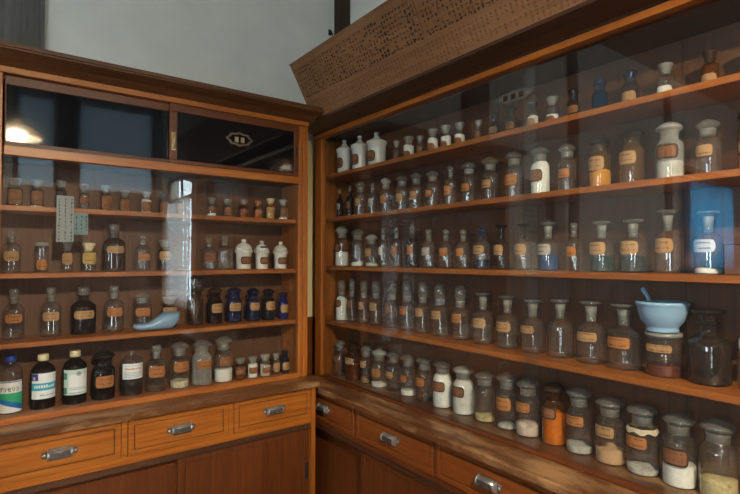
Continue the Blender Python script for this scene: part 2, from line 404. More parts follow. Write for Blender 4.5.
def slide_door(parent, org, a0, a1, z0, z1, at, face, beadside, stile=.02, w='brown'):
    bm = bmesh.new()
    def bx(p0, p1, d0, d1, q0, q1, mi=0, bev=.0008):
        if face == 'y': box(bm, p0, p1, at+d0, at+d1, q0, q1, bev, mi)
        else: box(bm, at+d0, at+d1, p0, p1, q0, q1, bev, mi)
    bx(a0, a1, .004, .014, z0, z1, 0)
    bx(a0, a0+stile, 0, .004, z0, z1, 1); bx(a1-stile, a1, 0, .004, z0, z1, 1)
    bx(a0+stile, a1-stile, 0, .004, z1-stile, z1, 1); bx(a0+stile, a1-stile, 0, .004, z0, z0+stile, 1)
    s = a1-stile-.008 if beadside > 0 else a0+stile+.002
    k = z0+.03
    while k < z1-.03:                                               # row of carved beads along one stile
        bx(s, s+.006, .001, .005, k, k+.0045, 1, .001); k += .0075
    d = obj('sliding_door', bm, [WD[w+'_z'], WD['dark_z'] if w == 'dark' else WD[w+'_z']], parent, org)
    bm = bmesh.new()
    hc = a1-stile*.5 if beadside < 0 else a0+stile*.5
    if face == 'y': box(bm, hc-.006, hc+.006, at-.0015, at+.002, -.79, -.735, .001)
    else: box(bm, at-.0015, at+.002, hc-.006, hc+.006, -.79, -.735, .001)
    obj('finger_pull', bm, M['blackmat'], d, org)
    return d
slide_door(base, OB, -.003, .47, ZF+.078, -.6125, FY+.034, 'y', 1)
slide_door(base, OB, .455, .914, ZF+.078, -.6125, FY+.012, 'y', -1)

# ------------------------------------------------------------------ small cabinet: shelf case with black upper doors
OC = (.463, 1.745, -.444)
case = thing('shelf_case', OC, 'orange wooden shelf case with black upper doors on the drawer chest', 'cabinet')
Y0 = 1.65
p = Part('side_panel', WD['orange_z'], case, OC); p.box(-.02, -.002, Y0+.012, 1.84, -.444, .5); p.done()
p = Part('side_panel', WD['orange_z'], case, OC); p.box(.925, .945, Y0+.012, 1.84, -.444, .5); p.done()
p = Part('stile', WD['orange_z'], case, OC); p.box(-.02, .0105, Y0, Y0+.024, -.4435, .497); p.done()
p = Part('stile', WD['orange_z'], case, OC); p.box(.9075, .9225, Y0+.003, Y0+.024, -.4435, .497); p.box(.9235, .945, Y0, Y0+.024, -.4435, .497); p.done()
Part('back_panel', WD['inner_z'], case, OC).box(-.002, .925, 1.826, 1.838, -.444, .5).done()
Part('bottom_board', WD['shelf_x'], case, OC).box(-.001, .9245, Y0+.026, 1.826, -.4438, -.4435+.0016, 0).done()
Part('sill_rail', WD['shelf_x'], case, OC).box(.0145, .9075, Y0-.002, Y0+.024, -.444, -.4265).done()
for z in (.145, -.042, -.2335):
    Part('shelf', WD['shelf_x'], case, OC).box(-.0018, .9248, 1.682, 1.8258, z-.0145, z).done()
p = Part('divider_rail', WD['orange_x'], case, OC); p.box(.0145, .9075, Y0-.001, Y0+.03, .277, .303); p.done()
Part('door_track', WD['dark_x'], case, OC).box(.0145, .9075, Y0+.004, Y0+.03, .3032, .311).done()
Part('middle_board', WD['inner_x'], case, OC).box(-.0018, .9248, Y0+.032, 1.8258, .284, .304).done()
Part('top_board', WD['dark_x'], case, OC).box(-.0018, .9248, Y0+.03, 1.8258, .49, .506).done()
Part('top_rail', WD['orange_x'], case, OC).box(-.022, .947, Y0-.003, Y0+.026, .498, .5155).done()
bm = bmesh.new()
poly = [(Y0+.03, .5155), (Y0-.006, .5155), (Y0-.012, .519), (Y0-.03, .53), (Y0-.055, .539), (Y0-.066, .5425), (Y0-.066, .546), (Y0-.072, .547), (Y0-.072, .5575), (1.842, .5605), (1.842, .5155)]
prism(bm, poly, 'x', -.085, .965)
obj('cornice', bm, WD['dark_x'] if 0 else wood('cornice wood', (.06, .022, .008), (.15, .058, .018), 'x', .45), case, OC)
def cartouche(name, parent, org, c, face, w, h, marks, mi2):
    bm = bmesh.new(); b = bmesh.new()
    n = 64; out = []; inn = []
    for i in range(n):
        a = 2*pi*i/n
        k = 1+.07*cos(8*a)+.05*cos(2*a)
        out.append((w/2*k*cos(a)*(1-.12*abs(sin(a))**3), h/2*k*sin(a))); inn.append((out[-1][0]*.8, out[-1][1]*.68))
    A = [b.verts.new((x, -.0006, z)) for x, z in out]; B = [b.verts.new((x, -.0012, z)) for x, z in inn]; D = [b.verts.new((x, 0, z)) for x, z in out]
    for i in range(n):
        q = (i+1) % n
        b.faces.new((A[i], A[q], B[q], B[i])); b.faces.new((D[i], D[q], A[q], A[i]))
    f = b.faces.new(B); f.material_index = 1
    for (x0, x1, z0, z1) in marks: box(b, x0*w, x1*w, -.0019, -.0011, z0*h, z1*h, .0003, 2)
    add(bm, b, 0, Matrix.Translation(c) @ (Matrix.Identity(4) if face == 'y' else Matrix.Rotation(-pi/2, 4, 'Z')))
    return obj(name, bm, [M['emblem'] if mi2 == 'dark' else M['emblemdim'], M['black'] if mi2 == 'dark' else M['pewter'], M['brass'] if mi2 == 'dark' else M['ink']], parent, org)
def black_door(a0, a1, at, sl, sr, handle, emblem):
    bm = bmesh.new(); z0, z1 = .304, .497
    box(bm, a0, a1, at, at+.012, z1-.025, z1); box(bm, a0, a1, at, at+.012, z0+.001, z0+.013)
    if sl: box(bm, a0, a0+sl, at, at+.012, z0+.013, z1-.025)
    if sr: box(bm, a1-sr, a1, at, at+.012, z0+.013, z1-.025)
    d = obj('upper_door', bm, WD['brown_x'], case, OC)
    bm = bmesh.new(); box(bm, a0+sl*.7, a1-sr*.7, at+.003, at+.008, z0+.011, z1-.023, 0)
    g = obj('black_glass', bm, M['black'], d, OC)
    if handle:
        bm = bmesh.new()
        tube(bm, [(a0+sl/2, at-.001, .351), (a0+sl/2, at-.008, .356), (a0+sl/2, at-.009, .375), (a0+sl/2, at-.008, .393), (a0+sl/2, at-.001, .398)], [.003, .004, .003, .004, .003], 8)
        box(bm, a0+sl/2-.006, a0+sl/2+.006, at-.0015, at+.001, .346, .403)
        obj('handle', bm, M['brass'], d, OC)
        bm = bmesh.new(); box(bm, a1-sr/2-.004, a1-sr/2+.004, at-.0012, at+.001, .383, .412)
        obj('keyhole_plate', bm, M['blackmat'], d, OC)
    if emblem:
        cartouche('emblem', d, OC, (.675, at+.003, .413), 'y', .088, .05, [(-.2, -.05, -.22, .14), (.05, .2, -.22, .14)], 'dark')
black_door(.0145, .47, Y0+.016, .004, .012, False, False)
black_door(.4405, .9075, Y0+.003, .024, .02, True, True)
def pane(parent, org, bxs):
    bm = bmesh.new(); box(bm, *bxs, 0)
    return obj('glass_door', bm, PANE, parent, org)
pane(case, OC, (.0145, .56, Y0+.008, Y0+.012, -.4265, .277))
pane(case, OC, (.53, .9075, Y0+.016, Y0+.02, -.4265, .277))

# ------------------------------------------------------------------ long cabinet: base with drawers
YN, YE = -.035, 1.785                        # near and far ends
OD = (1.105, .875, ZF)
lbase = thing('drawer_chest', OD, 'long reddish drawer chest with worn counter below the signboard cabinet', 'cabinet')
FX = .973
Part('counter_top', WD['counter_y'], lbase, OD).prism([(.954, -.496), (.954, -.482), (.958, -.478), (1.24, -.478), (1.24, -.496)], 'y', YN, YE).done()
for y0, y1 in ((YN, YN+.02), (YE-.02, YE)): Part('side_panel', WD['brown_z'], lbase, OD).box(FX+.002, 1.24, y0, y1, ZF, -.496).done()
Part('back_panel', WD['brown_z'], lbase, OD).box(1.222, 1.238, YN+.02, YE-.02, ZF, -.498).done()
ys = [YN+.012, .252, .626, 1.0, 1.3795, YE-.012]
p = Part('front_frame', WD['brown_y'], lbase, OD)
p.box(FX, FX+.02, YN+.02, YE-.02, -.618, -.601); p.box(FX+.002, FX+.02, YN+.02, YE-.02, -.5, -.496)
for y in ys[1:-1]: p.box(FX+.001, FX+.02, y-.006, y+.006, -.602, -.498)
p.done()
Part('plinth', WD['dark_y'], lbase, OD).box(FX+.03, FX+.05, YN+.02, YE-.02, ZF, ZF+.06).box(FX+.02, 1.22, YN+.02, YE-.02, ZF+.06, ZF+.075).done()
Part('door_track', WD['dark_y'], lbase, OD).box(FX+.004, FX+.055, YN+.02, YE-.02, -.637, -.6185).done()
for i in range(5): drawer(lbase, OD, ys[i]+(.008 if i == 0 else .006), ys[i+1]-(.008 if i == 4 else .006), -.601, -.5, FX, 'x', 'red')
dy = [YN+.021, .45, .9, 1.352, YE-.021]
for i in range(4):
    slide_door(lbase, OD, dy[i]-(.012 if i else 0), dy[i+1]+(.012 if i < 3 else 0), ZF+.078, -.6375, FX+(.034 if i % 2 else .012), 'x', 1 if i % 2 == 0 else -1, .022)

# ------------------------------------------------------------------ long cabinet: shelf case
OE = (1.148, .875, -.478)
lcase = thing('shelf_case', OE, 'long glass fronted shelf case under the lettered signboard', 'cabinet')
X0 = 1.056
Part('side_panel', WD['orange_z'], lcase, OE).box(X0+.012, 1.24, 1.762, YE, -.478, .5).done()
Part('side_panel', WD['orange_z'], lcase, OE).box(X0+.012, 1.24, YN, YN+.02, -.478, .5).done()
Part('stile', WD['orange_z'], lcase, OE).box(X0, X0+.024, 1.737, YE, -.4775, .488).done()
Part('stile', WD['orange_z'], lcase, OE).box(X0, X0+.024, YN, YN+.035, -.4775, .488).done()
Part('back_panel', WD['inner_z'], lcase, OE).box(1.216, 1.236, YN+.02, 1.762, -.478, .5).done()
p = Part('back_batten', WD['dark_z'], lcase, OE)
p.box(1.2145, 1.2165, .4605, .4635, -.478, .49, 0); p.done()
Part('bottom_rail', WD['brown_y'], lcase, OE).box(X0-.004, X0+.024, YN+.035, 1.737, -.4778, -.472, .0008).done()
for z in (.34, .164, -.033, -.2535):
    Part('shelf', WD['shelf_y'], lcase, OE).box(1.085, 1.2158, YN+.0202, 1.7618, z-.0145, z).done()
Part('top_board', WD['dark_y'], lcase, OE).box(X0+.03, 1.2158, YN+.0202, 1.7618, .485, .5).done()
Part('top_rail', WD['orange_y'], lcase, OE).box(X0-.006, X0+.026, YN, YE, .488, .5045).done()
bm = bmesh.new()
poly = [(X0+.03, .5045), (X0-.004, .5045), (X0-.008, .511), (X0-.04, .519), (X0-.066, .5265), (X0-.076, .528), (X0-.076, .5375), (1.242, .54), (1.242, .5045)]
prism(bm, poly, 'y', YN-.05, YE+.01)
obj('cornice', bm, WD['dark_y'], lcase, OE)
g = pane(lcase, OE, (X0+.008, X0+.012, .735, 1.737, -.472, .488))
cartouche('emblem', g, OE, (X0+.0079,   .80, .416), 'x', .105, .032, [(-.3, -.17, -.2, .25), (-.07, .06, -.2, .25), (.16, .29, -.2, .25)], 'light')
pane(lcase, OE, (X0+.016, X0+.02, YN+.035, .775, -.472, .488))

# ------------------------------------------------------------------ signboard leaning forward over the long cabinet
P0 = Vector((.981, 1.675, .5382)); P1 = Vector((.880, 1.675, .7255))
up = (P1-P0); SH = up.length; up.normalize(); nb = Vector((up.z, 0, -up.x)); ln = Vector((0, -1, 0)); SL = 1.5
def sp(s, t, d): return P0 + ln*s + up*t + nb*d          # along, up, towards the back
OS = tuple(P0 + ln*SL/2)
sign = thing('signboard', OS, 'long wooden signboard covered with ink columns, leaning atop the long cabinet', 'signboard')
bm = bmesh.new()
def slab(bm, s0, s1, t0, t1, d0, d1, mi=0):
    vs = [bm.verts.new(sp(s, t, d)) for s in (s0, s1) for t in (t0, t1) for d in (d0, d1)]
    for f in ((0,1,3,2),(4,6,7,5),(0,4,5,1),(2,3,7,6),(0,2,6,4),(1,5,7,3)): bm.faces.new([vs[i] for i in f]).material_index = mi
slab(bm, 0, SL, 0, SH, .0, .022)
obj('board', bm, WD['sign_y'], sign, OS)
bm = bmesh.new(); slab(bm, 0, SL, SH-.012, SH-.0105, -.0006, .001); slab(bm, 0, SL, SH, SH+.004, -.003, .022)
obj('edge_moulding', bm, WD['sign_y'], sign, OS)
def glyph(bm, s, t, w, h, mi, rnd):
    def st(s0, t0, s1, t1):
        vs = [bm.verts.new(sp(a, b, -.0007)) for a, b in ((s0, t0), (s1, t0), (s1, t1), (s0, t1))]
        bm.faces.new(vs).material_index = mi
    k = .2
    for q in range(rnd.choice((1, 2, 2, 3))):
        y = t+h*rnd.random()*.85; st(s+w*rnd.random()*.25, y, s+w*(.7+.3*rnd.random()), y+h*k)
    for q in range(rnd.choice((1, 1, 2))):
        x = s+w*(.1+.7*rnd.random()); st(x, t+h*rnd.random()*.3, x+w*k, t+h*(.7+.3*rnd.random()))
rnd = random.Random(3)
bm = bmesh.new()
s = .02
col = 0
zone = SH*.36
while s < SL-.02:
    cellw = .0145
    block = int(s/.17)
    if (block*.17 - s) % .17 < cellw*.9 and s > .1 and rnd.random() < .8:       # ruled line between blocks
        vs = [bm.verts.new(sp(a, b, -.0007)) for a, b in ((s+.002, zone+.012), (s+.0035, zone+.012), (s+.0035, SH-.016), (s+.002, SH-.016))]
        bm.faces.new(vs).material_index = 0
    else:
        n0 = rnd.choice((6, 7, 9, 9, 9))
        big = rnd.random() < .12
        t = SH-.022; q = 0
        while t > zone+.02:
            hh = rnd.choice((.016, .0125)) if big else .0112
            if q < n0 and rnd.random() > .12: glyph(bm, s, t-hh, cellw*(.92 if big else .68), hh*.85, 0 if rnd.random() < .8 else 1, rnd)
            t -= hh*(1.05 if big else 1.16); q += 1
        glyph(bm, s, zone+.002, cellw*.85, .01, 0, rnd)
    for t0, n in ((zone-.01, rnd.choice((2, 3, 4))), (zone-.047, rnd.choice((1, 2, 3)))):
        for q in range(n): glyph(bm, s+.001, t0-.009-q*.0095, cellw*.5, .0078, 1, rnd)
    s += cellw
obj('lettering', bm, [M['ink'], M['inkfaint']], sign, OS, recalc=False)
ROWS = {}
ROWS['L1']=('L',0.145,[
 ('vial',0.043,1.772,0.0189,0.086,{'lz': (0.12, 0.6), 'l': 'brown'},'vial with pale stopper and brown label'),
 ('vial',0.097,1.772,0.0173,0.086,{'lz': (0.12, 0.6), 'l': 'brown', 'c': ('white', 0.1)},'vial with brown label over white powder'),
 ('vial',0.158,1.772,0.0149,0.090,{'g': 'smoke', 'l': None},'smoky vial half behind the paper slip'),
 ('vial',0.219,1.772,0.0148,0.085,{'l': 'brown'},'slim vial with reddish brown label'),
 ('vial',0.280,1.772,0.0162,0.086,{'l': 'brown', 'lz': (0.1, 0.6)},'clear vial with broad brown label'),
 ('vial',0.334,1.772,0.0155,0.074,{'l': 'brown', 'lz': (0.1, 0.6)},'short vial with brown label'),
 ('vial',0.400,1.772,0.0161,0.075,{'l': 'brown', 'lz': (0.1, 0.55), 'c': ('white', 0.63), 'st': 'white'},'vial with white shoulder and stopper'),
 ('vial',0.455,1.772,0.0144,0.074,{'l': 'brown', 'lz': (0.1, 0.6), 'st': 'dark'},'vial with dark grey stopper'),
 ('vial',0.510,1.772,0.0146,0.073,{'l': 'brown', 'lz': (0.1, 0.6)},'vial with brown label'),
 ('vial',0.618,1.767,0.0157,0.070,{'l': 'brown', 'c': ('white', 0.2)},'small vial with brown label'),
 ('vial',0.675,1.761,0.0161,0.068,{'l': 'brown', 'lz': (0.12, 0.55)},'small vial with flat stopper'),
 ('vial',0.733,1.755,0.0165,0.070,{'g': 'amber', 'l': 'brown', 'c': ('brown', 0.45)},'small amber vial with yellowish stopper'),
 ('vial',0.787,1.749,0.0156,0.069,{'g': 'amber', 'l': 'orange', 'c': ('orange', 0.4), 'st': 'rust'},'small orange vial with rusty stopper'),
 ('vial',0.836,1.745,0.0164,0.081,{'g': 'yellow', 'l': 'tan', 'lz': (0.3, 0.5), 'c': ('cream', 0.6), 'st': 'cream'},'cream coloured vial with yellow stopper'),
 ('vial',0.887,1.740,0.0171,0.080,{'l': 'brown', 'lz': (0.15, 0.6), 'c': ('white', 0.12), 'st': 'grey'},'small vial with grey stopper'),
])
ROWS['L2']=('L',-0.042,[
 ('plug',0.037,1.772,0.0234,0.123,{'l': 'tan', 'lz': (0.27, 0.5)},'clear narrow necked bottle with tan label'),
 ('flat',0.110,1.772,0.0174,0.088,{'l': 'orange', 'lz': (0.08, 0.42), 'st': 'grey'},'short bottle with flat grey stopper'),
 ('vial',0.176,1.772,0.0150,0.091,{'l': 'tan', 'lz': (0.25, 0.62)},'small bottle below the paper slips'),
 ('vial',0.233,1.772,0.0212,0.089,{'g': 'clear', 'l': 'yellow', 'lz': (0.25, 0.66), 'st': 'cream'},'bottle with yellowish label and round stopper'),
 ('plug',0.305,1.772,0.0328,0.151,{'g': 'smoke', 'l': 'tan', 'lz': (0.38, 0.52)},'tall smoky bottle with tan label'),
 ('plug',0.390,1.772,0.0235,0.121,{'l': 'orange', 'lz': (0.28, 0.46)},'clear bottle with orange label'),
 ('vial',0.460,1.772,0.0204,0.103,{'g': 'smoke', 'l': 'tan', 'lz': (0.35, 0.62)},'smoky bottle with tan label'),
 ('plug',0.610,1.768,0.0251,0.114,{'l': 'brown', 'lz': (0.25, 0.5)},'clear bottle with brown label'),
 ('plug',0.665,1.762,0.0275,0.123,{'l': None},'clear bottle without any label'),
 ('porcelain',0.734,1.755,0.0326,0.112,{},'white porcelain jar with knobbed lid'),
 ('porcelain',0.803,1.748,0.0283,0.107,{'chip': 1},'white porcelain jar with blackened lid'),
 ('porcelain',0.877,1.741,0.0291,0.105,{},'white porcelain jar with knobbed lid'),
])
ROWS['L3']=('L',-0.2335,[
 ('plug',0.045,1.772,0.0259,0.145,{'l': 'orange', 'lz': (0.33, 0.5)},'clear bottle with long orange label'),
 ('plug',0.136,1.772,0.0266,0.147,{'l': 'tan', 'lz': (0.32, 0.5)},'clear bottle with tan label'),
 ('plug',0.221,1.772,0.0350,0.145,{'g': 'purple', 'l': 'tan', 'lz': (0.33, 0.5)},'dark purple bottle with tan label'),
 ('plug',0.306,1.772,0.0285,0.146,{'l': 'orange', 'lz': (0.33, 0.52)},'clear bottle with orange label'),
 ('wide',0.391,1.772,0.0286,0.121,{'l': 'orange', 'lz': (0.36, 0.58)},'clear jar behind the mirrored shape'),
 ('vial',0.476,1.772,0.0253,0.102,{'g': 'smoke', 'l': 'tan', 'lz': (0.42, 0.66)},'bottle at thick end of mirrored shape'),
 ('block',0.564,1.772,0.0274,0.167,{'g': 'amberlight', 'l': None, 'st': 'smoke'},'tall brownish jar with block stopper'),
 ('wide',0.631,1.766,0.0263,0.130,{'g': 'brown', 'l': 'tan', 'lz': (0.3, 0.55), 'st': 'darkbrown'},'dark brown jar with tan label'),
 ('wide',0.700,1.759,0.0275,0.128,{'g': 'cobalt', 'l': 'tan', 'lz': (0.33, 0.55), 'st': 'cobalt'},'dark blue jar with tan label'),
 ('wide',0.770,1.751,0.0247,0.122,{'g': 'cobalt', 'l': 'tan', 'lz': (0.33, 0.56), 'st': 'cobalt'},'dark blue jar with tan label'),
 ('wide',0.829,1.745,0.0237,0.118,{'g': 'black', 'l': 'tan', 'lz': (0.32, 0.6), 'st': 'black'},'blackish jar with tan label'),
 ('vial',0.889,1.740,0.0182,0.100,{'g': 'cobaltbright', 'l': 'tan', 'lz': (0.25, 0.55), 'st': 'cobalt'},'small bright blue bottle with tan label'),
])
ROWS['L4']=('L',-0.444,[
 ('med',0.039,1.772,0.0303,0.164,{'special': 'glycerin', 'g': 'clear', 'st': 'blue'},'clear bottle with blue cap, white label'),
 ('med',0.118,1.772,0.0323,0.157,{'special': 'cyan', 'g': 'black', 'st': 'cream'},'dark bottle with cyan banded label'),
 ('med',0.200,1.772,0.0330,0.159,{'special': 'green', 'g': 'black', 'st': 'cream'},'dark bottle with pale green emblem label'),
 ('wide',0.278,1.772,0.0335,0.150,{'g': 'brown', 'l': 'orange', 'lz': (0.26, 0.5), 'st': 'black', 'c': ('darkliq', 0.3)},'dark brown jar with black stopper'),
 ('med',0.360,1.772,0.0334,0.151,{'special': 'print', 'g': 'clear', 'c': ('darkliq', 0.42), 'st': None},'half full bottle with printed white label'),
 ('plug',0.436,1.772,0.0323,0.151,{'l': 'orange', 'lz': (0.32, 0.56)},'clear bottle with frosted plug stopper'),
 ('wide',0.512,1.772,0.0314,0.155,{'l': 'orange', 'lz': (0.36, 0.58), 'c': ('cream', 0.14)},'clear jar with pale lumps'),
 ('wide',0.588,1.771,0.0346,0.153,{'l': 'orange', 'lz': (0.38, 0.56), 'g': 'frost'},'frosted looking jar with orange label'),
 ('wide',0.663,1.763,0.0329,0.161,{'l': 'brown', 'lz': (0.36, 0.56), 'c': ('white', 0.27)},'jar a third full of white powder'),
 ('vial',0.723,1.756,0.0200,0.074,{'g': 'amberlight', 'l': 'brown', 'c': ('brown', 0.55)},'small brown vial'),
 ('vial',0.770,1.752,0.0190,0.077,{'l': 'brown', 'lz': (0.2, 0.5), 'c': ('white', 0.62)},'small vial full of white powder'),
 ('vial',0.818,1.747,0.0203,0.079,{'l': 'brown', 'lz': (0.15, 0.45), 'c': ('grey', 0.5), 'st': 'white'},'small vial of grey powder'),
 ('vial',0.860,1.742,0.0146,0.080,{'l': 'tan', 'lz': (0.15, 0.55)},'slim vial with tan label'),
 ('vial',0.897,1.739,0.0157,0.086,{'g': 'cobalt', 'l': 'tan', 'lz': (0.15, 0.5), 'st': 'black'},'slim dark blue vial'),
])
ROWS['A']=('R',0.34,[
 ('crock',1.688,1.137,0.0319,0.143,{'lb': 1},'white porcelain jar with dark rimmed label'),
 ('crock',1.593,1.145,0.0328,0.143,{'lb': 1},'white porcelain jar with dark rimmed label'),
 ('crock',1.493,1.153,0.0372,0.138,{'lb': 1},'white porcelain jar with dark rimmed label'),
 ('vial',1.389,1.163,0.0127,0.086,{'l': 'brown'},'tiny clear vial'),
 ('vial',1.323,1.165,0.0199,0.089,{'l': 'brown', 'c': ('white', 0.62), 'lz': (0.1, 0.4)},'vial with white band'),
 ('vial',1.264,1.165,0.0140,0.080,{'l': 'brown'},'slim clear vial'),
 ('vial',1.201,1.165,0.0192,0.090,{'l': 'brown', 'c': ('white', 0.62), 'lz': (0.1, 0.45)},'vial with white shoulder'),
 ('vial',1.141,1.165,0.0180,0.090,{'l': 'brown', 'c': ('white', 0.6), 'lz': (0.1, 0.4)},'vial with white shoulder and frosted stopper'),
 ('vial',1.081,1.165,0.0174,0.086,{'l': 'brown', 'c': ('white', 0.55), 'lz': (0.1, 0.42)},'vial with white band'),
 ('vial',1.005,1.165,0.0118,0.077,{'l': 'brown'},'slim clear vial with bright stopper'),
 ('vial',0.944,1.165,0.0156,0.083,{'l': 'tan', 'g': 'smoke', 'st': 'darkglass'},'smoky vial with dark stopper'),
 ('vial',0.885,1.165,0.0164,0.086,{'l': 'brown', 'g': 'smoke', 'st': 'darkglass'},'smoky vial with tall dark stopper'),
 ('vial',0.814,1.165,0.0155,0.082,{'l': 'tan', 'c': ('white', 0.5), 'st': 'darkglass', 'lz': (0.1, 0.45)},'white banded vial with dark stopper'),
 ('vial',0.754,1.165,0.0165,0.083,{'l': 'brown', 'c': ('white', 0.42), 'lz': (0.06, 0.36)},'vial with white band and clear stopper'),
 ('vial',0.693,1.165,0.0164,0.084,{'l': 'brown', 'g': 'smoke', 'st': 'darkglass'},'smoky vial with flared dark stopper'),
 ('vial',0.625,1.165,0.0180,0.089,{'g': 'teal', 'l': None, 'st': 'cobalt'},'deep blue vial without label'),
 ('vial',0.552,1.165,0.0178,0.089,{'l': 'tan', 'g': 'smoke', 'st': 'cobalt', 'lz': (0.1, 0.45)},'vial with blue stopper and tan label'),
 ('vial',0.477,1.165,0.0169,0.084,{'l': 'white', 'lz': (0.05, 0.38)},'clear vial with low white label'),
 ('vial',0.392,1.165,0.0156,0.084,{'g': 'amber', 'l': 'tan', 'st': 'darkbrown', 'lz': (0.05, 0.4)},'amber vial with dark stopper'),
 ('vial',0.324,1.165,0.0146,0.087,{'g': 'cobalt', 'l': 'tan', 'st': 'cobalt'},'dark blue vial'),
])
ROWS['B']=('R',0.164,[
 ('plug',1.719,1.135,0.0136,0.121,{'g': 'black', 'l': 'grey'},'slim blackish bottle'),
 ('plug',1.653,1.140,0.0157,0.125,{'g': 'black', 'l': 'brown'},'blackish bottle with brown label'),
 ('wide',1.588,1.145,0.0216,0.137,{'l': 'tan'},'smoky jar with tan label'),
 ('plug',1.517,1.151,0.0164,0.123,{'l': 'grey'},'slim clear bottle with grey label'),
 ('wide',1.444,1.158,0.0208,0.135,{'l': 'orange', 'st': 'white'},'jar with pale stopper and orange label'),
 ('wide',1.360,1.165,0.0219,0.132,{'l': 'tan'},'clear jar with tan label'),
 ('wide',1.285,1.165,0.0218,0.132,{'l': 'tan'},'clear jar with tan label'),
 ('wide',1.203,1.165,0.0232,0.128,{'l': 'orange', 'lb': 1},'clear jar with orange label'),
 ('plug',1.122,1.165,0.0206,0.131,{'l': 'orange'},'clear jar with orange label'),
 ('wide',1.044,1.165,0.0225,0.132,{'l': 'orange', 'lb': 1},'clear jar with dark edged orange label'),
 ('wide',0.961,1.165,0.0244,0.134,{'l': 'tan', 'lb': 1},'clear jar with tan label'),
 ('wide',0.877,1.165,0.0250,0.137,{'l': 'orange'},'clear jar with frosted stopper'),
 ('wide',0.792,1.165,0.0254,0.135,{'l': 'brown', 'lb': 1, 'c': ('white', 0.66), 'lz': (0.28, 0.52)},'jar full of white powder'),
 ('wide',0.712,1.165,0.0231,0.128,{'l': 'orange', 'lb': 1},'clear jar with dark edged orange label'),
 ('wide',0.627,1.165,0.0252,0.130,{'g': 'yellow', 'l': 'tan', 'c': ('orangepow', 0.34), 'st': 'darkglass', 'lz': (0.34, 0.6)},'yellow jar of orange powder'),
 ('wide',0.551,1.165,0.0261,0.134,{'g': 'yellow', 'l': 'tan', 'st': 'darkglass', 'lz': (0.36, 0.58)},'yellowish jar with dark stopper'),
 ('wide',0.471,1.165,0.0269,0.131,{'g': 'frost', 'l': 'brown', 'lb': 1, 'c': ('white', 0.33), 'st': 'white', 'lz': (0.36, 0.6)},'frosted jar with white powder'),
 ('wide',0.398,1.165,0.0229,0.121,{'l': 'tan', 'lb': 1, 'lz': (0.32, 0.56)},'clear jar with wide tan label'),
 ('wide',0.326,1.165,0.0207,0.126,{'g': 'yellow', 'l': 'tan', 'c': ('orangepow', 0.3), 'st': 'darkglass'},'yellow jar with orange powder'),
])
ROWS['C']=('R',-0.033,[
 ('wide',1.704,1.136,0.0285,0.165,{'l': 'brown', 'lb': 1, 'c': ('white', 0.34), 'st': 'white', 'lz': (0.34, 0.56)},'jar a third full of white powder'),
 ('wide',1.606,1.144,0.0267,0.148,{'l': None, 'c': ('white', 0.11)},'clear jar without label'),
 ('wide',1.523,1.151,0.0245,0.123,{'l': 'tan', 'lb': 1, 'c': ('greenwhite', 0.1), 'st': 'white', 'lz': (0.3, 0.58)},'short jar with pale stopper'),
 ('plug',1.459,1.157,0.0179,0.146,{'l': 'white', 'lz': (0.3, 0.5)},'slim bottle with small pale label'),
 ('plug',1.389,1.163,0.0199,0.150,{'l': 'orange', 'lz': (0.3, 0.5)},'clear bottle with small orange label'),
 ('plug',1.303,1.165,0.0209,0.150,{'l': 'orange', 'g': 'smoke', 'lz': (0.3, 0.5)},'smoky bottle with orange label'),
 ('plug',1.224,1.165,0.0229,0.128,{'l': 'grey', 'lz': (0.32, 0.52)},'clear bottle with greyish label'),
 ('plug',1.143,1.165,0.0219,0.125,{'l': 'orange', 'lz': (0.32, 0.52)},'clear bottle with orange label'),
 ('plug',1.069,1.165,0.0221,0.121,{'l': 'orange', 'lz': (0.32, 0.52)},'clear bottle with orange label'),
 ('plug',0.993,1.165,0.0263,0.124,{'l': 'tan', 'c': ('blueblack', 0.22), 'st': 'cobalt', 'lz': (0.36, 0.56)},'bottle with blue black liquid'),
 ('narrow',0.921,1.165,0.0223,0.130,{'l': 'tan', 'g': 'smoke', 'st': 'darkglass', 'lz': (0.32, 0.54)},'smoky bottle with tan label'),
 ('narrow',0.848,1.165,0.0231,0.131,{'l': 'tan', 'st': 'darkbrown', 'lz': (0.32, 0.54)},'bottle with brown neck and tan label'),
 ('narrow',0.769,1.165,0.0261,0.128,{'l': 'grey', 'c': ('blueliq', 0.32), 'lz': (0.32, 0.54)},'bottle with bright blue liquid'),
 ('plug',0.696,1.165,0.0191,0.122,{'l': 'orange', 'lz': (0.3, 0.5)},'clear bottle with dark edged orange label'),
 ('narrow',0.624,1.165,0.0273,0.122,{'l': 'tan', 'c': ('greenliq', 0.3), 'lz': (0.34, 0.58)},'bottle of dark green liquid'),
 ('narrow',0.550,1.165,0.0283,0.122,{'l': 'tan', 'c': ('greenblack', 0.3), 'lz': (0.34, 0.58)},'bottle of blackish green liquid'),
 ('narrow',0.476,1.165,0.0251,0.138,{'l': 'tan', 'lz': (0.32, 0.54)},'tall clear bottle with tan label'),
 ('narrow',0.400,1.165,0.0263,0.130,{'l': 'pale', 'c': ('white', 0.07), 'lz': (0.34, 0.54)},'tall clear bottle with pale label'),
])
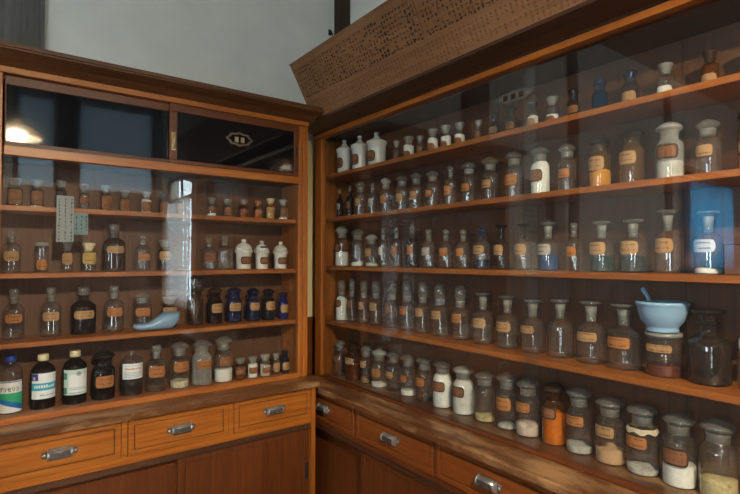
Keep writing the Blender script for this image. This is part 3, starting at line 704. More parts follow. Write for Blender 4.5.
ROWS['D']=('R',-0.2535,[
 ('dome',1.706,1.136,0.0259,0.163,{'l': 'brown', 'lb': 1, 'c': ('white', 0.58), 'lz': (0.33, 0.52)},'jar full of white powder'),
 ('dome',1.639,1.141,0.0200,0.170,{'l': 'brown', 'lz': (0.33, 0.5)},'slim clear jar with brown label'),
 ('dome',1.566,1.147,0.0214,0.168,{'l': 'tan', 'lz': (0.33, 0.5)},'slim clear jar with tan label'),
 ('dome',1.498,1.153,0.0255,0.170,{'l': 'tan', 'lz': (0.33, 0.5)},'clear jar with tan label'),
 ('dome',1.414,1.161,0.0256,0.170,{'l': 'brown', 'lz': (0.33, 0.5)},'clear jar with brown label'),
 ('dome',1.334,1.165,0.0264,0.171,{'l': 'orange', 'lz': (0.33, 0.49)},'clear jar with orange label'),
 ('dome',1.252,1.165,0.0262,0.171,{'l': 'tan', 'lz': (0.33, 0.49)},'clear jar with tan label'),
 ('dome',1.170,1.165,0.0291,0.170,{'l': 'tan', 'lz': (0.33, 0.48)},'clear jar with ball stopper'),
 ('dome',1.081,1.165,0.0277,0.168,{'l': 'orange', 'lz': (0.32, 0.48)},'clear jar with orange label'),
 ('narrow',0.990,1.165,0.0305,0.152,{'l': 'tan', 'lz': (0.32, 0.5)},'clear bottle with pale tan label'),
 ('narrow',0.902,1.165,0.0315,0.148,{'l': 'tan', 'lz': (0.32, 0.5), 'c': ('clearliq', 0.22)},'clear bottle with some liquid'),
 ('narrow',0.818,1.165,0.0328,0.143,{'l': 'tan', 'lb': 1, 'lz': (0.34, 0.54)},'clear bottle with dark edged label'),
 ('narrow',0.736,1.165,0.0325,0.149,{'l': None},'clear bottle without any label'),
 ('narrow',0.653,1.165,0.0346,0.150,{'l': 'tan', 'lb': 1, 'lz': (0.33, 0.53)},'clear bottle with dark edged label'),
 ('narrow',0.573,1.165,0.0366,0.149,{'l': 'orange', 'lb': 1, 'lz': (0.3, 0.52)},'clear bottle with dark edged orange label'),
 ('flat',0.488,1.165,0.0366,0.093,{'l': 'tan', 'lb': 1, 'lz': (0.52, 0.78), 'c': ('redliq', 0.24)},'jar of reddish liquid under the mirrored bowl'),
 ('narrow',0.402,1.165,0.0389,0.150,{'l': None, 'c': ('blackliq', 0.16), 'g': 'smoke', 'st': 'smoke'},'big bottle with black dregs'),
 ('narrow',0.324,1.165,0.0288,0.146,{'l': 'pale', 'lb': 1, 'lz': (0.5, 0.72)},'bottle with pale label'),
])
ROWS['E']=('R',-0.478,[
 ('wide',1.717,1.135,0.0266,0.142,{'l': 'brown', 'lz': (0.4, 0.55)},'clear jar with whitish stopper'),
 ('wide',1.627,1.142,0.0346,0.141,{'g': 'amber', 'l': 'tan', 'st': 'darkbrown', 'c': ('brownliq', 0.45), 'lz': (0.45, 0.62)},'amber jar with tan label'),
 ('wide',1.553,1.148,0.0231,0.141,{'l': 'tan', 'c': ('brown', 0.12), 'lz': (0.42, 0.58)},'jar with brown powder'),
 ('wide',1.478,1.155,0.0321,0.138,{'l': 'orange', 'c': ('white', 0.1), 'st': 'white'},'jar with white stopper and white powder'),
 ('wide',1.405,1.162,0.0281,0.141,{'l': 'tan', 'lb': 1, 'lz': (0.3, 0.52)},'clear empty jar with tan label'),
 ('wide',1.326,1.165,0.0292,0.144,{'l': 'orange', 'lb': 1, 'c': ('white', 0.12), 'lz': (0.3, 0.52)},'clear jar with white powder'),
 ('wide',1.244,1.165,0.0305,0.146,{'l': 'orange', 'lb': 1, 'lz': (0.32, 0.56)},'clear empty jar with orange label'),
 ('wide',1.159,1.165,0.0332,0.149,{'l': 'brown', 'lb': 1, 'c': ('white', 0.69), 'lz': (0.34, 0.56)},'jar full of bright white powder'),
 ('wide',1.069,1.165,0.0335,0.147,{'l': 'brown', 'lb': 1, 'c': ('white2', 0.69), 'st': 'white', 'lz': (0.36, 0.58)},'jar full of whitish grey powder'),
 ('wide',0.984,1.165,0.0310,0.146,{'l': None, 'c': ('straw', 0.1)},'unlabelled jar with yellowish powder'),
 ('wide',0.904,1.165,0.0306,0.156,{'l': 'orange', 'lz': (0.34, 0.56), 'c': ('grey', 0.05)},'clear jar with orange label'),
 ('wide',0.835,1.165,0.0334,0.152,{'l': 'orange', 'lb': 1, 'c': ('pink', 0.2), 'lz': (0.4, 0.62)},'jar with pinkish white powder'),
 ('wide',0.757,1.165,0.0298,0.156,{'g': 'amber', 'l': 'brown', 'lb': 1, 'c': ('orangepow', 0.5), 'st': 'darkbrown', 'lz': (0.42, 0.62)},'amber jar of orange powder'),
 ('wide',0.686,1.165,0.0321,0.160,{'l': 'orange', 'lb': 1, 'c': ('grey', 0.1), 'lz': (0.4, 0.6)},'clear jar with greyish residue'),
 ('wide',0.608,1.165,0.0335,0.153,{'l': 'tan', 'lb': 1, 'c': ('tanpow', 0.2), 'lz': (0.38, 0.6)},'jar with tan powder'),
 ('wide',0.535,1.165,0.0335,0.153,{'l': 'orange', 'lb': 1, 'crust': 1, 'c': ('grey', 0.08), 'lz': (0.36, 0.58)},'jar with white crust on shoulder'),
 ('wide',0.460,1.165,0.0326,0.152,{'l': 'brown', 'lb': 1, 'c': ('white', 0.28), 'lz': (0.3, 0.54)},'jar with deep white powder'),
 ('wide',0.388,1.165,0.0338,0.157,{'l': None, 'c': ('straw', 0.22)},'big unlabelled jar with straw coloured powder'),
])
# ------------------------------------------------------------------ bottles
# profiles as (radius/R, z/H): glass body, then stopper
BODY = dict(
 wide=[(0,.004),(.9,.004),(.985,.012),(1,.03),(1,.565),(.975,.605),(.86,.655),(.72,.688),(.68,.715),(.68,.79),(.75,.797),(.77,.81),(.74,.822),(.64,.822)],
 narrow=[(0,.004),(.9,.004),(.985,.012),(1,.03),(1,.5),(.97,.545),(.8,.6),(.5,.638),(.4,.66),(.38,.79),(.5,.8),(.53,.81),(.5,.82),(.37,.822)],
 plug=[(0,.004),(.9,.004),(.985,.012),(1,.03),(1,.555),(.96,.6),(.75,.655),(.48,.69),(.4,.715),(.39,.79),(.5,.8),(.52,.812),(.5,.822),(.37,.824)],
 dome=[(0,.004),(.9,.004),(.985,.012),(1,.03),(1,.47),(.96,.51),(.8,.555),(.6,.585),(.56,.61),(.56,.665),(.66,.672),(.68,.684),(.66,.696),(.54,.698)],
 vial=[(0,.004),(.9,.004),(.98,.014),(1,.035),(1,.59),(.95,.635),(.78,.67),(.64,.69),(.62,.71),(.62,.745),(.7,.752),(.7,.766),(.6,.768)],
 flat=[(0,.004),(.9,.004),(.985,.012),(1,.03),(1,.82),(.96,.86),(.9,.885),(.88,.9)],
 block=[(0,.004),(.9,.004),(.985,.012),(1,.03),(1,.56),(.96,.59),(.8,.62),(.72,.64),(.72,.67)],
 med=[(0,.004),(.9,.004),(.985,.012),(1,.03),(1,.655),(.975,.7),(.87,.755),(.66,.805),(.42,.84),(.33,.86),(.32,.9),(.36,.905),(.36,.925),(.28,.927)],
)
STOP = dict(
 wide=[(0,.7),(.6,.7),(.635,.822),(.78,.84),(.93,.868),(.96,.885),(.94,.9),(.8,.93),(.55,.965),(.25,.99),(0,1)],
 narrow=[(0,.66),(.3,.66),(.36,.822),(.39,.9),(.43,.925),(.74,.945),(.79,.96),(.77,.98),(.5,.992),(0,.997)],
 plug=[(0,.7),(.3,.7),(.355,.824),(.4,.85),(.47,.9),(.48,.95),(.4,.99),(0,1)],
 dome=[(0,.59),(.46,.59),(.52,.698),(.54,.72),(.64,.77),(.665,.85),(.63,.93),(.48,.98),(.2,.998),(0,1)],
 vial=[(0,.69),(.55,.69),(.58,.77),(.63,.8),(.72,.87),(.86,.93),(.88,.965),(.8,.99),(.4,1),(0,1)],
 flat=[(0,.87),(.85,.87),(.9,.9),(.99,.91),(1.0,.94),(.97,.985),(.8,1),(0,1)],
 block=[(0,.62),(.65,.62),(.68,.68),(.92,.69),(.95,.71),(.95,.97),(.9,1),(0,1)],
 med=[(0,.88),(.4,.88),(.44,.9),(.44,.99),(.4,1),(0,1)],
)
PORC = dict(
 porcelain=([(0,.004),(.78,.004),(.84,.015),(.84,.035),(.78,.055),(.8,.1),(.83,.3),(.84,.48),(.88,.53),(1,.57),(1.02,.59),(1.02,.62),(.97,.635),(.9,.637)],
            [(0,.62),(.86,.632),(.9,.645),(.93,.652),(.94,.67),(.9,.7),(.82,.755),(.66,.81),(.4,.855),(.24,.88),(.2,.9),(.27,.92),(.3,.945),(.27,.975),(.14,.995),(0,1)]),
 crock=([(0,.004),(.87,.004),(.91,.015),(.89,.04),(.9,.2),(.93,.42),(.96,.61),(1.03,.65),(1.08,.68),(1.08,.715),(1.0,.735),(.86,.737)],
        [(0,.71),(.8,.73),(.84,.742),(.82,.755),(.66,.775),(.48,.8),(.36,.83),(.28,.865),(.2,.89),(.18,.91),(.28,.935),(.29,.962),(.2,.99),(0,1)]))

def rad(prof, z):
    for (r0, z0), (r1, z1) in zip(prof, prof[1:]):
        if z0 <= z <= z1 and z1 > z0: return r0+(r1-r0)*(z-z0)/(z1-z0)
    return prof[-1][0]
def patch(bm, R, s0, s1, lo, hi, mi, off, n=12):
    """strip on a cylinder of radius R; lo, hi: heights, numbers or functions of s"""
    flo = lo if callable(lo) else (lambda s: lo); fhi = hi if callable(hi) else (lambda s: hi)
    A, B = [], []
    for i in range(n+1):
        s = s0+(s1-s0)*i/n; a = s/R; r = R+off
        A.append(bm.verts.new((r*sin(a), -r*cos(a), flo(s)))); B.append(bm.verts.new((r*sin(a), -r*cos(a), fhi(s))))
    for i in range(n):
        if (B[i].co-A[i].co).length < 1e-6 and (B[i+1].co-A[i+1].co).length < 1e-6: continue
        f = bm.faces.new((A[i], A[i+1], B[i+1], B[i])); f.material_index = mi; f.smooth = True
def rounded(bm, R, hw, z0, z1, c, mi, off, n=20):
    def e(s):
        d = max(0, abs(s)-(hw-c)); return c-math.sqrt(max(0, c*c-d*d))
    patch(bm, R, -hw, hw, lambda s: z0+e(s), lambda s: z1-e(s), mi, off, n)
def text_wrap(bm, R, txt, s0, z0, size, mi, off, width=None):
    cu = bpy.data.curves.new('t', 'FONT'); cu.body = txt; cu.size = size; cu.resolution_u = 2; cu.offset = size*.03
    o = bpy.data.objects.new('t', cu); COL.objects.link(o)
    dg = bpy.context.evaluated_depsgraph_get(); me = bpy.data.meshes.new_from_object(o.evaluated_get(dg))
    b = bmesh.new(); b.from_mesh(me)
    if b.verts:
        w = max(v.co.x for v in b.verts)-min(v.co.x for v in b.verts); k = (width/w) if width else 1
        x0 = min(v.co.x for v in b.verts)
        for v in b.verts:
            s = s0+(v.co.x-x0)*k; z = z0+v.co.y; a = s/R; r = R+off
            v.co = (r*sin(a), -r*cos(a), z)
        for f in b.faces: f.material_index = mi
        b.verts.index_update(); mp = [bm.verts.new(v.co) for v in b.verts]
        for f in b.faces:
            try: bm.faces.new([mp[v.index] for v in f.verts]).material_index = mi
            except ValueError: pass
    b.free(); bpy.data.objects.remove(o); bpy.data.curves.remove(cu); bpy.data.meshes.remove(me)
def scribble(bm, R, hw, z0, z1, mi, rnd, rows=2):
    h = (z1-z0)
    for q in range(rows):
        z = z0+h*(.3+.42*q)/(1 if rows > 1 else 1)
        s = -hw*.72
        while s < hw*.7:
            w = .0012+.0022*rnd.random()
            if rnd.random() < .78: patch(bm, R, s, s+w, z-h*.035, z+h*.035+h*.05*rnd.random(), mi, .0006, 1)
            s += w+.0008

ROWNAME = dict(L1='on top shelf under black doors', L2='on second shelf under black doors', L3='on third shelf under black doors', L4='on bottom board under black doors',
               A='on top shelf under signboard', B='on second shelf under signboard', C='on third shelf under signboard', D='on fourth shelf under signboard', E='on counter row under signboard')
ORD = 'first second third fourth fifth sixth seventh eighth ninth tenth eleventh twelfth thirteenth fourteenth fifteenth sixteenth seventeenth eighteenth nineteenth twentieth'.split()
NAMES = dict(wide='apothecary_jar', narrow='reagent_bottle', plug='reagent_bottle', dome='apothecary_jar', vial='medicine_vial', flat='lidded_jar', block='apothecary_jar', med='medicine_bottle', porcelain='porcelain_jar', crock='porcelain_jar')
CATS = dict(wide='jar', narrow='bottle', plug='bottle', dome='jar', vial='vial', flat='jar', block='jar', med='bottle', porcelain='jar', crock='jar')

def special_label(kind, R, H, root):
    bm = bmesh.new()
    if kind == 'glycerin':
        z0, z1, hw = .03*H, .57*H, R*1.15
        patch(bm, R, -hw, hw, z0, z1, 0, .0004, 24)
        patch(bm, R, -hw, hw, z1-.004, z1-.0015, 1, .0006, 24)
        h = z1-z0
        patch(bm, R, -hw, hw, lambda s: z0+h*(.34-.14*s/hw), lambda s: z0+h*.62, 2, .0006, 24)
        patch(bm, R, -hw, hw, lambda s: max(z0, z0+h*(.2-.16*s/hw)), lambda s: z0+h*(.36-.14*s/hw), 3, .0008, 24)
        text_wrap(bm, R, 'グリセリン', -R*.85, z0+h*.68, .0145, 4, .0009, R*1.62)
        mats = [PR['white'], PR['navy'], PR['green'], PR['blue'], PR['black']]
    elif kind == 'cyan':
        z0, z1, hw = .2*H, .67*H, R*1.12; h = z1-z0
        patch(bm, R, -hw, hw, z0, z1, 0, .0004, 24)
        patch(bm, R, -hw*.98, -hw*.45, z0+h*.72, z1-.001, 1, .0006, 8)
        patch(bm, R, -hw, hw, z0+h*.33, z0+h*.62, 2, .0006, 24)
        text_wrap(bm, R, 'K', -hw*.82, z0+h*.76, .011, 0, .0009)
        r = random.Random(5)
        for q in range(9): patch(bm, R, -hw*.75+q*hw*.17, -hw*.75+q*hw*.17+hw*.11, z0+h*.43, z0+h*(.5+.06*r.random()), 0, .0009, 2)
        for q in range(7): patch(bm, R, -hw*.3+q*hw*.15, -hw*.3+q*hw*.15+hw*.1, z0+h*.12, z0+h*(.15+.05*r.random()), 3, .0009, 2)
        mats = [PR['white'], PR['navy'], PR['cyan'], PR['lines']]
    elif kind == 'green':
        z0, z1, hw = .19*H, .66*H, R*1.12; h = z1-z0
        patch(bm, R, -hw, hw, z0, z1, 0, .0004, 24)
        patch(bm, R, -hw*.55, hw*.95, z0+h*.12, z0+h*.8, 1, .0006, 20)
        for q in (.04, .62): patch(bm, R, -hw*.98, -hw*.66, z0+h*q, z0+h*(q+.26), 2, .0008, 5)
        for k in range(20):                                          # ring emblem
            a0, a1 = 2*pi*k/20, 2*pi*(k+1)/20
            vs = []
            for rr, a in ((.0062, a0), (.0062, a1), (.0046, a1), (.0046, a0)):
                s, z = hw*.2+rr*cos(a), z0+h*.84+rr*sin(a)
                vs.append(bm.verts.new(((R+.001)*sin(s/R), -(R+.001)*cos(s/R), z)))
            bm.faces.new(vs).material_index = 3
        patch(bm, R, hw*.2-.002, hw*.2+.002, z0+h*.84-.002, z0+h*.84+.0025, 3, .001, 2)
        for q, zz in enumerate((.2, .27, .06)): patch(bm, R, -hw*.5, hw*(.9-.2*q), z0+h*zz, z0+h*(zz+.025), 4, .0009, 14)
        mats = [PR['palegreen'], PR['white'], PR['dkgreen'], PR['black'], PR['lines']]
    else:
        z0, z1, hw = .36*H, .68*H, R*1.05; h = z1-z0
        patch(bm, R, -hw, hw, z0, z1, 0, .0004, 24)
        r = random.Random(9)
        for q in range(8): patch(bm, R, -hw*.7+q*hw*.18, -hw*.7+q*hw*.18+hw*.12, z0+h*.6, z0+h*(.7+.06*r.random()), 1, .0008, 2)
        for zz in (.12, .22, .32, .42, .85): patch(bm, R, -hw*.8, hw*.8, z0+h*zz, z0+h*(zz+.035), 2, .0008, 16)
        mats = [PR['white'], PR['red'], PR['lines']]
    return obj('label', bm, mats, root)

def bottle(row, side, zs, kind, pos, dep, R, H, o, look, nth):
    loc = (pos, dep, zs) if side == 'L' else (dep, pos, zs)
    rz = (0 if side == 'L' else -pi/2)+rnd.uniform(-.14, .14)
    label = f'{look}, {ORD[nth-1]} from corner, {ROWNAME[row]}'
    root = thing(NAMES[kind], loc, label, CATS[kind], 'containers '+ROWNAME[row], rz)
    seg = 32 if R > .02 else 24
    if kind in PORC:
        PORC_B, PORC_L = PORC[kind]; bw = .84 if kind == 'porcelain' else .945
        bm = bmesh.new(); lathe(bm, [(r*R, z*H) for r, z in PORC_B], seg); obj('body', bm, M['porcelain'], root)
        bm = bmesh.new(); lathe(bm, [(r*R, z*H) for r, z in PORC_L], seg); lid = obj('lid', bm, M['porcelain'], root)
        if o.get('chip'):
            bm = bmesh.new(); patch(bm, R*.5, -R*.34, R*.34, H*.74, H*.8, 0, .004, 6); lid['label'] = 'white lid with a black patch'
            for v in bm.verts: v.co.y = v.co.y*(1 if v.co.z < H*.77 else .62)-(.0 if v.co.z < H*.77 else 0); 
            for v in bm.verts:
                q = rad([(a, b) for a, b in PORC_L[4:]], v.co.z/H)*R; l = math.hypot(v.co.x, v.co.y); v.co.x *= (q+.0006)/l; v.co.y *= (q+.0006)/l
            obj('black_patch', bm, M['blackmat'], lid)
        bm = bmesh.new(); z0, z1 = (.17*H, .42*H) if kind == 'porcelain' else (.16*H, .46*H)
        rounded(bm, R*bw, R*.68, z0, z1, (z1-z0)*.3, 1, .0008)
        rounded(bm, R*bw, R*.68-.0036, z0+.0036, z1-.0036, (z1-z0)*.2, 0, .0012)
        scribble(bm, R*bw+.0009, R*.5, z0, z1, 2, rnd, 1)
        obj('label', bm, [LB['brown'], LBORDER, M['ink']], root)
        return
    prof = [(r*R, z*H) for r, z in BODY[kind]]
    bm = bmesh.new(); lathe(bm, prof, seg); obj('body', bm, GL[o.get('g', 'clear')], root)
    if o.get('st', 'x') is not None:
        st = o.get('st'); bm = bmesh.new()
        sp_ = [(r*R, z*H) for r, z in STOP[kind]]
        if st: lathe(bm, sp_, seg); obj('cap' if kind == 'med' else 'stopper', bm, ST[st], root)
        else:
            k_ = 4 if kind == 'narrow' else 3
            lathe(bm, sp_[:k_], seg, 0); lathe(bm, sp_[k_-1:], seg, 1 if kind in ('wide', 'narrow', 'dome', 'plug') else 0)
            obj('stopper', bm, [GROUND, GL['stopper']], root)
    if o.get('c'):
        mk, lv = o['c']; bm = bmesh.new(); hi = lv
        zz = [.014, .03]+[.03+(hi-.03)*i/10 for i in range(1, 11)]
        pr = [(0, .013*H)]+[(max(.002, rad(BODY[kind], z)*R*.945-.0002), z*H) for z in zz]+[(.6*rad(BODY[kind], hi)*R, hi*H+.0012), (0, hi*H+.002)]
        lathe(bm, pr, seg)
        powder = 'liq' not in mk and mk != 'blueblack' and 'greenblack' != mk
        if powder:                                                   # powder settles unevenly
            for v in bm.verts:
                if v.co.z > hi*H-.002: v.co.z += .0035*sin(v.co.x*90+nth)*cos(v.co.y*70+nth*2)
        obj('powder' if powder else 'liquid', bm, CT[mk], root)
    if o.get('crust'):
        bm = bmesh.new(); lathe(bm, [(.985*R, .597*H), (.965*R, .615*H), (.9*R, .645*H), (.86*R, .66*H)], seg)
        for v in bm.verts: v.co.z += .003*sin(atan2(v.co.y, v.co.x)*7)*(1 if v.co.z < .6*H else .2); v.co.x *= 1.012; v.co.y *= 1.012
        c = obj('crust', bm, CT['tancrust'], root); c['label'] = 'white crust around the shoulder'
    if o.get('special'): special_label(o['special'], R, H, root)
    elif o.get('l'):
        z0, z1 = o.get('lz', (.28, .5)); z0 *= H; z1 *= H; hw = R*(.86 if kind != 'vial' else 1.05); bm = bmesh.new(); c = min((z1-z0)*.34, .009)
        if o.get('lb'):
            rounded(bm, R, hw, z0, z1, c, 1, .0004)
            e = .0042 if R > .026 else min(.003, R*.13); rounded(bm, R, hw-e, z0+e, z1-e, c*.62, 0, .0007)
        else: rounded(bm, R, hw, z0, z1, c, 0, .0004)
        if R > .012: scribble(bm, R+.0004, hw*.85, z0, z1, 2, rnd, 2 if R > .024 else 1)
        obj('label', bm, [LB[o['l']], LBORDER, M['inkfaint']], root)

for row, (side, zs, items) in ROWS.items():
    seq = items[::-1] if side == 'L' else items
    zz = zs+(.0024 if row == 'L4' else .0004)
    for n, (kind, pos, dep, R, H, o, look) in enumerate(seq, 1): bottle(row, side, zz, kind, pos, dep, R, H, o, look, n)

# ------------------------------------------------------------------ solid copies of reflections (bowl on the reddish jar, boat shape), wooden box, slips
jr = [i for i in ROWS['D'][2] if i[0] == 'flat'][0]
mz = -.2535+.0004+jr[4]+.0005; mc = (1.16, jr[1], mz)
mo = thing('mortar_reflection', mc, 'solid copy of a bowl reflection, set on the jar of reddish liquid', 'mortar_reflection')  # reflection of a bowl in the glass, built as a solid object
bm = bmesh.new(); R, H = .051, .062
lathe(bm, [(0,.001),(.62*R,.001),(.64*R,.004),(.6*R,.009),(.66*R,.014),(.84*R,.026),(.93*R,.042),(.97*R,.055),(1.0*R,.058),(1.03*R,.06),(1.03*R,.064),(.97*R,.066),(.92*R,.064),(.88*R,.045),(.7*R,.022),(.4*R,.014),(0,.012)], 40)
obj('bowl', bm, M['reflectblue'], mo)
pe = thing('pestle_reflection', (mc[0], mc[1]+.006, mz+.02), 'solid copy of the reflected grinding rod leaning out of that bowl', 'pestle_reflection')
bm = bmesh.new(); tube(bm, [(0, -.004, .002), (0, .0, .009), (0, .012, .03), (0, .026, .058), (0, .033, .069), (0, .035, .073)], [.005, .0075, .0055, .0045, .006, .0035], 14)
obj('shaft', bm, M['reflectblue'], pe)

bo = thing('wooden_box', (1.165, .334, -.0325), 'small brown wooden box at near end of third shelf under signboard', 'box')
bm = bmesh.new(); box(bm, -.035, .035, -.032, .028, 0, .058); obj('body', bm, WD['inner_y'], bo)
bm = bmesh.new(); box(bm, -.037, .037, -.034, .03, .0582, .072); obj('lid', bm, WD['inner_y'], bo)

sc = thing('porcelain_scoop', (.418, 1.712, -.2331), 'solid copy of a pale blue reflection before jars on third shelf', 'scoop')  # another reflection in the glass, modelled as a solid boat shape
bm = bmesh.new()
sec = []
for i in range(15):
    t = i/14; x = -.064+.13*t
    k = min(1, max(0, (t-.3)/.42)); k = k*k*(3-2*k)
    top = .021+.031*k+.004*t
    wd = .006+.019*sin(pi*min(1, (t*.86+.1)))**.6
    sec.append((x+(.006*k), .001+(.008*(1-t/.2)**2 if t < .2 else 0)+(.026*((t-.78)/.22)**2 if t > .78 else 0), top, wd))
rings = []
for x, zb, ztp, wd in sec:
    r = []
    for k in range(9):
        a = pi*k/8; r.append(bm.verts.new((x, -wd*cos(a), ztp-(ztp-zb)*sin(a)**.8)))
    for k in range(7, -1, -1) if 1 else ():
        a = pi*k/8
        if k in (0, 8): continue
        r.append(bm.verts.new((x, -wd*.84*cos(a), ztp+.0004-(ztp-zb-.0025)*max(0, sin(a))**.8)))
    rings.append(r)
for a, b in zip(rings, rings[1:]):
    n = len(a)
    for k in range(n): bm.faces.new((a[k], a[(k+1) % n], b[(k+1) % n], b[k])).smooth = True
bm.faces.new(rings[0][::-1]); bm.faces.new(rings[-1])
obj('bowl', bm, M['reflectblue'], sc)

def slip(x0, x1, z0, z1, y, m, label, cols, sd):
    o = (x0+x1)/2, y, z0
    t = thing('paper_slip', o, label, 'paper')
    bm = bmesh.new(); box(bm, x0, x1, y, y+.0004, z0, z1, 0); obj('sheet', bm, m, t, o)
    bm = bmesh.new(); r = random.Random(sd)
    for c in range(cols):
        x = x0+(x1-x0)*(.15+.7*c/max(1, cols-1)); z = z1-.008
        while z > z0+.008:
            h = .005+.004*r.random()
            for q in range(2):
                xx = x-.003+.004*r.random(); zz = z-h*r.random()*.6; box(bm, xx, xx+.0035*r.random()+.001, y-.0003, y-.0001, zz-.0012, zz, 0)
            box(bm, x-.001+.002*r.random(), x+.0012, y-.0003, y-.0001, z-h, z, 0)
            z -= h+.003
    obj('handwriting', bm, M['ink'], t, o)
slip(.137, .18, .046, .178, 1.6625, M['paper'], 'long white paper slip with writing behind glass over second shelf', 3, 1)
slip(.1805, .216, .068, .13, 1.6625, M['papergreen'], 'short greenish paper slip beside the long white slip', 3, 2)

# ------------------------------------------------------------------ things in the room the glass mirrors
hk = thing('wall_hook', (1.172, 1.853, .99), 'small dark hook on the plaster beside the corner post', 'hook')
bm = bmesh.new(); tube(bm, [(0, .007, .012), (0, -.006, .012), (0, -.011, .006), (0, -.011, -.006), (0, -.016, -.01), (0, -.02, -.004)], .0028, 8); obj('wire', bm, M['blackmat'], hk)
bm = bmesh.new(); box(bm, -.006, .006, .003, .0069, -.004, .022, .0005); obj('plate', bm, M['blackmat'], hk)

LX, LY, LZ = .1, -.62, .78
la = thing('pendant_lamp', (LX, LY, LZ), 'warm lit pendant lamp with opal shade mirrored in the black doors', 'lamp')
bm = bmesh.new(); lathe(bm, [(.14,.0),(.142,.003),(.13,.03),(.1,.06),(.06,.08),(.028,.09),(.026,.12),(0,.12)], 32); lathe(bm, [(.137,.001),(.125,.03),(.096,.057),(.05,.075),(0,.078)], 32)
opal, nt, out = newmat('opal shade glass')
d1 = N(nt, 'ShaderNodeBsdfTranslucent'); d1.inputs[0].default_value = (.85, .72, .5, 1); d2 = N(nt, 'ShaderNodeBsdfDiffuse'); d2.inputs[0].default_value = (.85, .78, .62, 1)
mx = N(nt, 'ShaderNodeMixShader'); nt.links.new(d1.outputs[0], mx.inputs[1]); nt.links.new(d2.outputs[0], mx.inputs[2]); nt.links.new(mx.outputs[0], out.inputs[0])
obj('lamp_shade', bm, opal, la, recalc=False)
bm = bmesh.new(); tube(bm, [(0, 0, .119), (0, 0, ZT-LZ)], .003, 8); obj('cord', bm, M['cordmat'], la)
bm = bmesh.new(); lathe(bm, [(0,.078),(.016,.076),(.017,.072),(.034,.058),(.042,.035),(.036,.014),(.018,.002),(0,0)], 20)
em, nt, out = newmat('lit bulb'); e = N(nt, 'ShaderNodeEmission'); e.inputs[0].default_value = (1, .83, .6, 1); e.inputs[1].default_value = LAMP
nt.links.new(e.outputs[0], out.inputs[0]); obj('bulb', bm, em, la)

cu = thing('lace_curtain', (XW-.012, -1.03, WZ0-.03), 'white lace curtain across half of the daylit window', 'curtain')
bm = bmesh.new(); n = 90; cols = []
for i in range(n+1):
    y = -.33+.66*i/n; x = .012*sin(i*.9)+.006*sin(i*.37); cols.append([bm.verts.new((x-.012, y, z)) for z in (0, .4, .8, .9)])
for a, b in zip(cols, cols[1:]):
    for k in range(3): bm.faces.new((a[k], b[k], b[k+1], a[k+1])).smooth = True
lace, nt, out = newmat('white lace')
tc = N(nt, 'ShaderNodeTexCoord'); ch = N(nt, 'ShaderNodeTexChecker'); ch.inputs['Scale'].default_value = 42
nz = N(nt, 'ShaderNodeTexNoise'); nz.inputs['Scale'].default_value = 25
nt.links.new(tc.outputs['Object'], ch.inputs['Vector']); nt.links.new(tc.outputs['Object'], nz.inputs['Vector'])
ad = N(nt, 'ShaderNodeMath', operation='MULTIPLY_ADD'); ad.inputs[1].default_value = .4; nt.links.new(ch.outputs['Fac'], ad.inputs[0]); sb = N(nt, 'ShaderNodeMath', operation='SUBTRACT'); sb.inputs[1].default_value = .2; nt.links.new(nz.outputs['Fac'], sb.inputs[0]); nt.links.new(sb.outputs[0], ad.inputs[2])
tr = N(nt, 'ShaderNodeBsdfTransparent'); tl = N(nt, 'ShaderNodeBsdfTranslucent'); tl.inputs[0].default_value = (.8, .82, .82, 1)
mx = N(nt, 'ShaderNodeMixShader'); nt.links.new(ad.outputs[0], mx.inputs[0]); nt.links.new(tr.outputs[0], mx.inputs[1]); nt.links.new(tl.outputs[0], mx.inputs[2])
nt.links.new(mx.outputs[0], out.inputs[0])
obj('cloth', bm, lace, cu)
bm = bmesh.new(); tube(bm, [(-.012, -.38, .9), (-.012, .4, .9)], .006, 8); obj('curtain_rod', bm, WD['dark_y'], cu)

no = thing('blue_curtain', (-3.35, YW-.028, -.16), 'blue cotton curtain before the small window on the back wall', 'curtain')
for q in range(3):
    bm = bmesh.new(); cols = []
    for i in range(25):
        x = -.72+.48*q+.475*i/24; y = .014*sin(i*.8+q); cols.append([bm.verts.new((x, y, z)) for z in (0, .4, .86)])
    for a, b in zip(cols, cols[1:]):
        for k in range(2): bm.faces.new((a[k], b[k], b[k+1], a[k+1])).smooth = True
    obj('cloth_panel', bm, M['noren'], no)
bm = bmesh.new(); tube(bm, [(-.74, 0, .865), (.74, 0, .865)], .012, 10); obj('pole', bm, WD['dark_x'], no)

po = thing('picture_poster', (-.62, YW-.002, .1), 'printed paper poster with a dark photograph on the back wall', 'poster')
bm = bmesh.new(); box(bm, -.24, .2, -.001, .001, 0, .38, 0); obj('sheet', bm, M['paper'], po)
bm = bmesh.new(); box(bm, -.12, -.02, -.0022, -.0012, .14, .3, 0)
for q in range(5):
    for j in range(9): box(bm, .02+.033*q, .026+.033*q+.008*rnd.random(), -.002, -.0012, .05+.033*j, .07+.033*j, 0)
obj('print', bm, M['ink'], po)

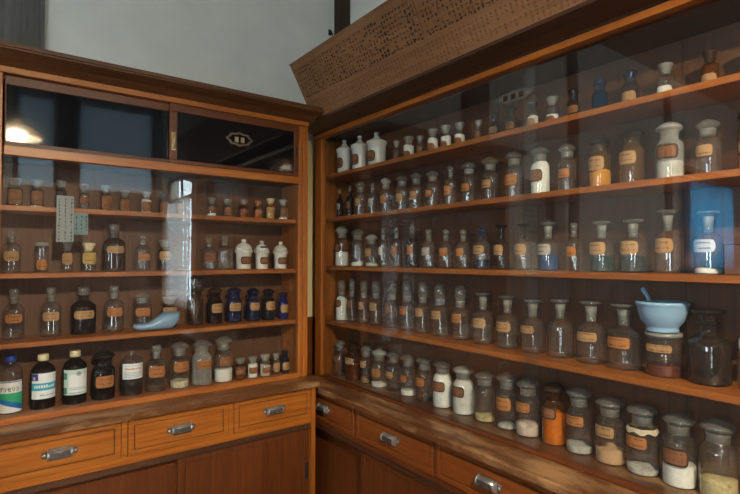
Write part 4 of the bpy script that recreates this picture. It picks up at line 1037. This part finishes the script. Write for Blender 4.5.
# ------------------------------------------------------------------ light: daylight through the windows, and the lamp
w = bpy.data.worlds.new('sky'); S.world = w; w.use_nodes = True
bg = w.node_tree.nodes['Background']; bg.inputs[0].default_value = (.78, .91, 1.0, 1); bg.inputs[1].default_value = SKY
def portal(name, loc, rot, sx, sy):
    l = bpy.data.lights.new(name, 'AREA'); l.shape = 'RECTANGLE'; l.size = sx; l.size_y = sy; l.cycles.is_portal = True
    o = bpy.data.objects.new(name, l); o.location = (loc[0], loc[1], loc[2]+ZC); o.rotation_euler = rot; COL.objects.link(o)
portal('window_daylight', (XW+.1, (WY0+WY1)/2, (WZ0+WZ1)/2), (0, pi/2, 0), WZ1-WZ0, WY1-WY0)
portal('window_daylight', (XL-.1, (LY0+LY1)/2, (LZ0+LZ1)/2), (0, -pi/2, 0), LZ1-LZ0, LY1-LY0)  # daylight let in by the added window
portal('window_daylight', (.65, YR-.1, (TZ0+TZ1)/2), (-pi/2, 0, 0), 1.1, TZ1-TZ0)
portal('window_daylight', ((TR2[0]+TR2[1])/2, YR-.1, (T2Z0+T2Z1)/2), (-pi/2, 0, 0), TR2[1]-TR2[0], T2Z1-T2Z0)

portal('window_daylight', ((BW0+BW1)/2, YW+.1, (BZ0+BZ1)/2), (pi/2, 0, 0), BW1-BW0, BZ1-BZ0)

# ------------------------------------------------------------------ camera
cam = bpy.data.cameras.new('camera'); co = bpy.data.objects.new('camera', cam); COL.objects.link(co)
cam.sensor_width = 36; cam.lens = 36*499/740; cam.clip_start = .02
co.location = (0, 0, ZC)
co.rotation_euler = (pi/2+math.atan(11/499), 0, radians(53.1)-pi/2)
S.camera = co
S.view_settings.view_transform = 'Standard'; S.view_settings.look = 'None'
S.view_settings.exposure = EXPOSURE; S.view_settings.gamma = 1; S.view_settings.use_curve_mapping = False
S.cycles.transparent_max_bounces = 40; S.cycles.max_bounces = 10; S.cycles.diffuse_bounces = 5; S.cycles.glossy_bounces = 5
S.cycles.sample_clamp_indirect = 6; S.cycles.use_denoising = True
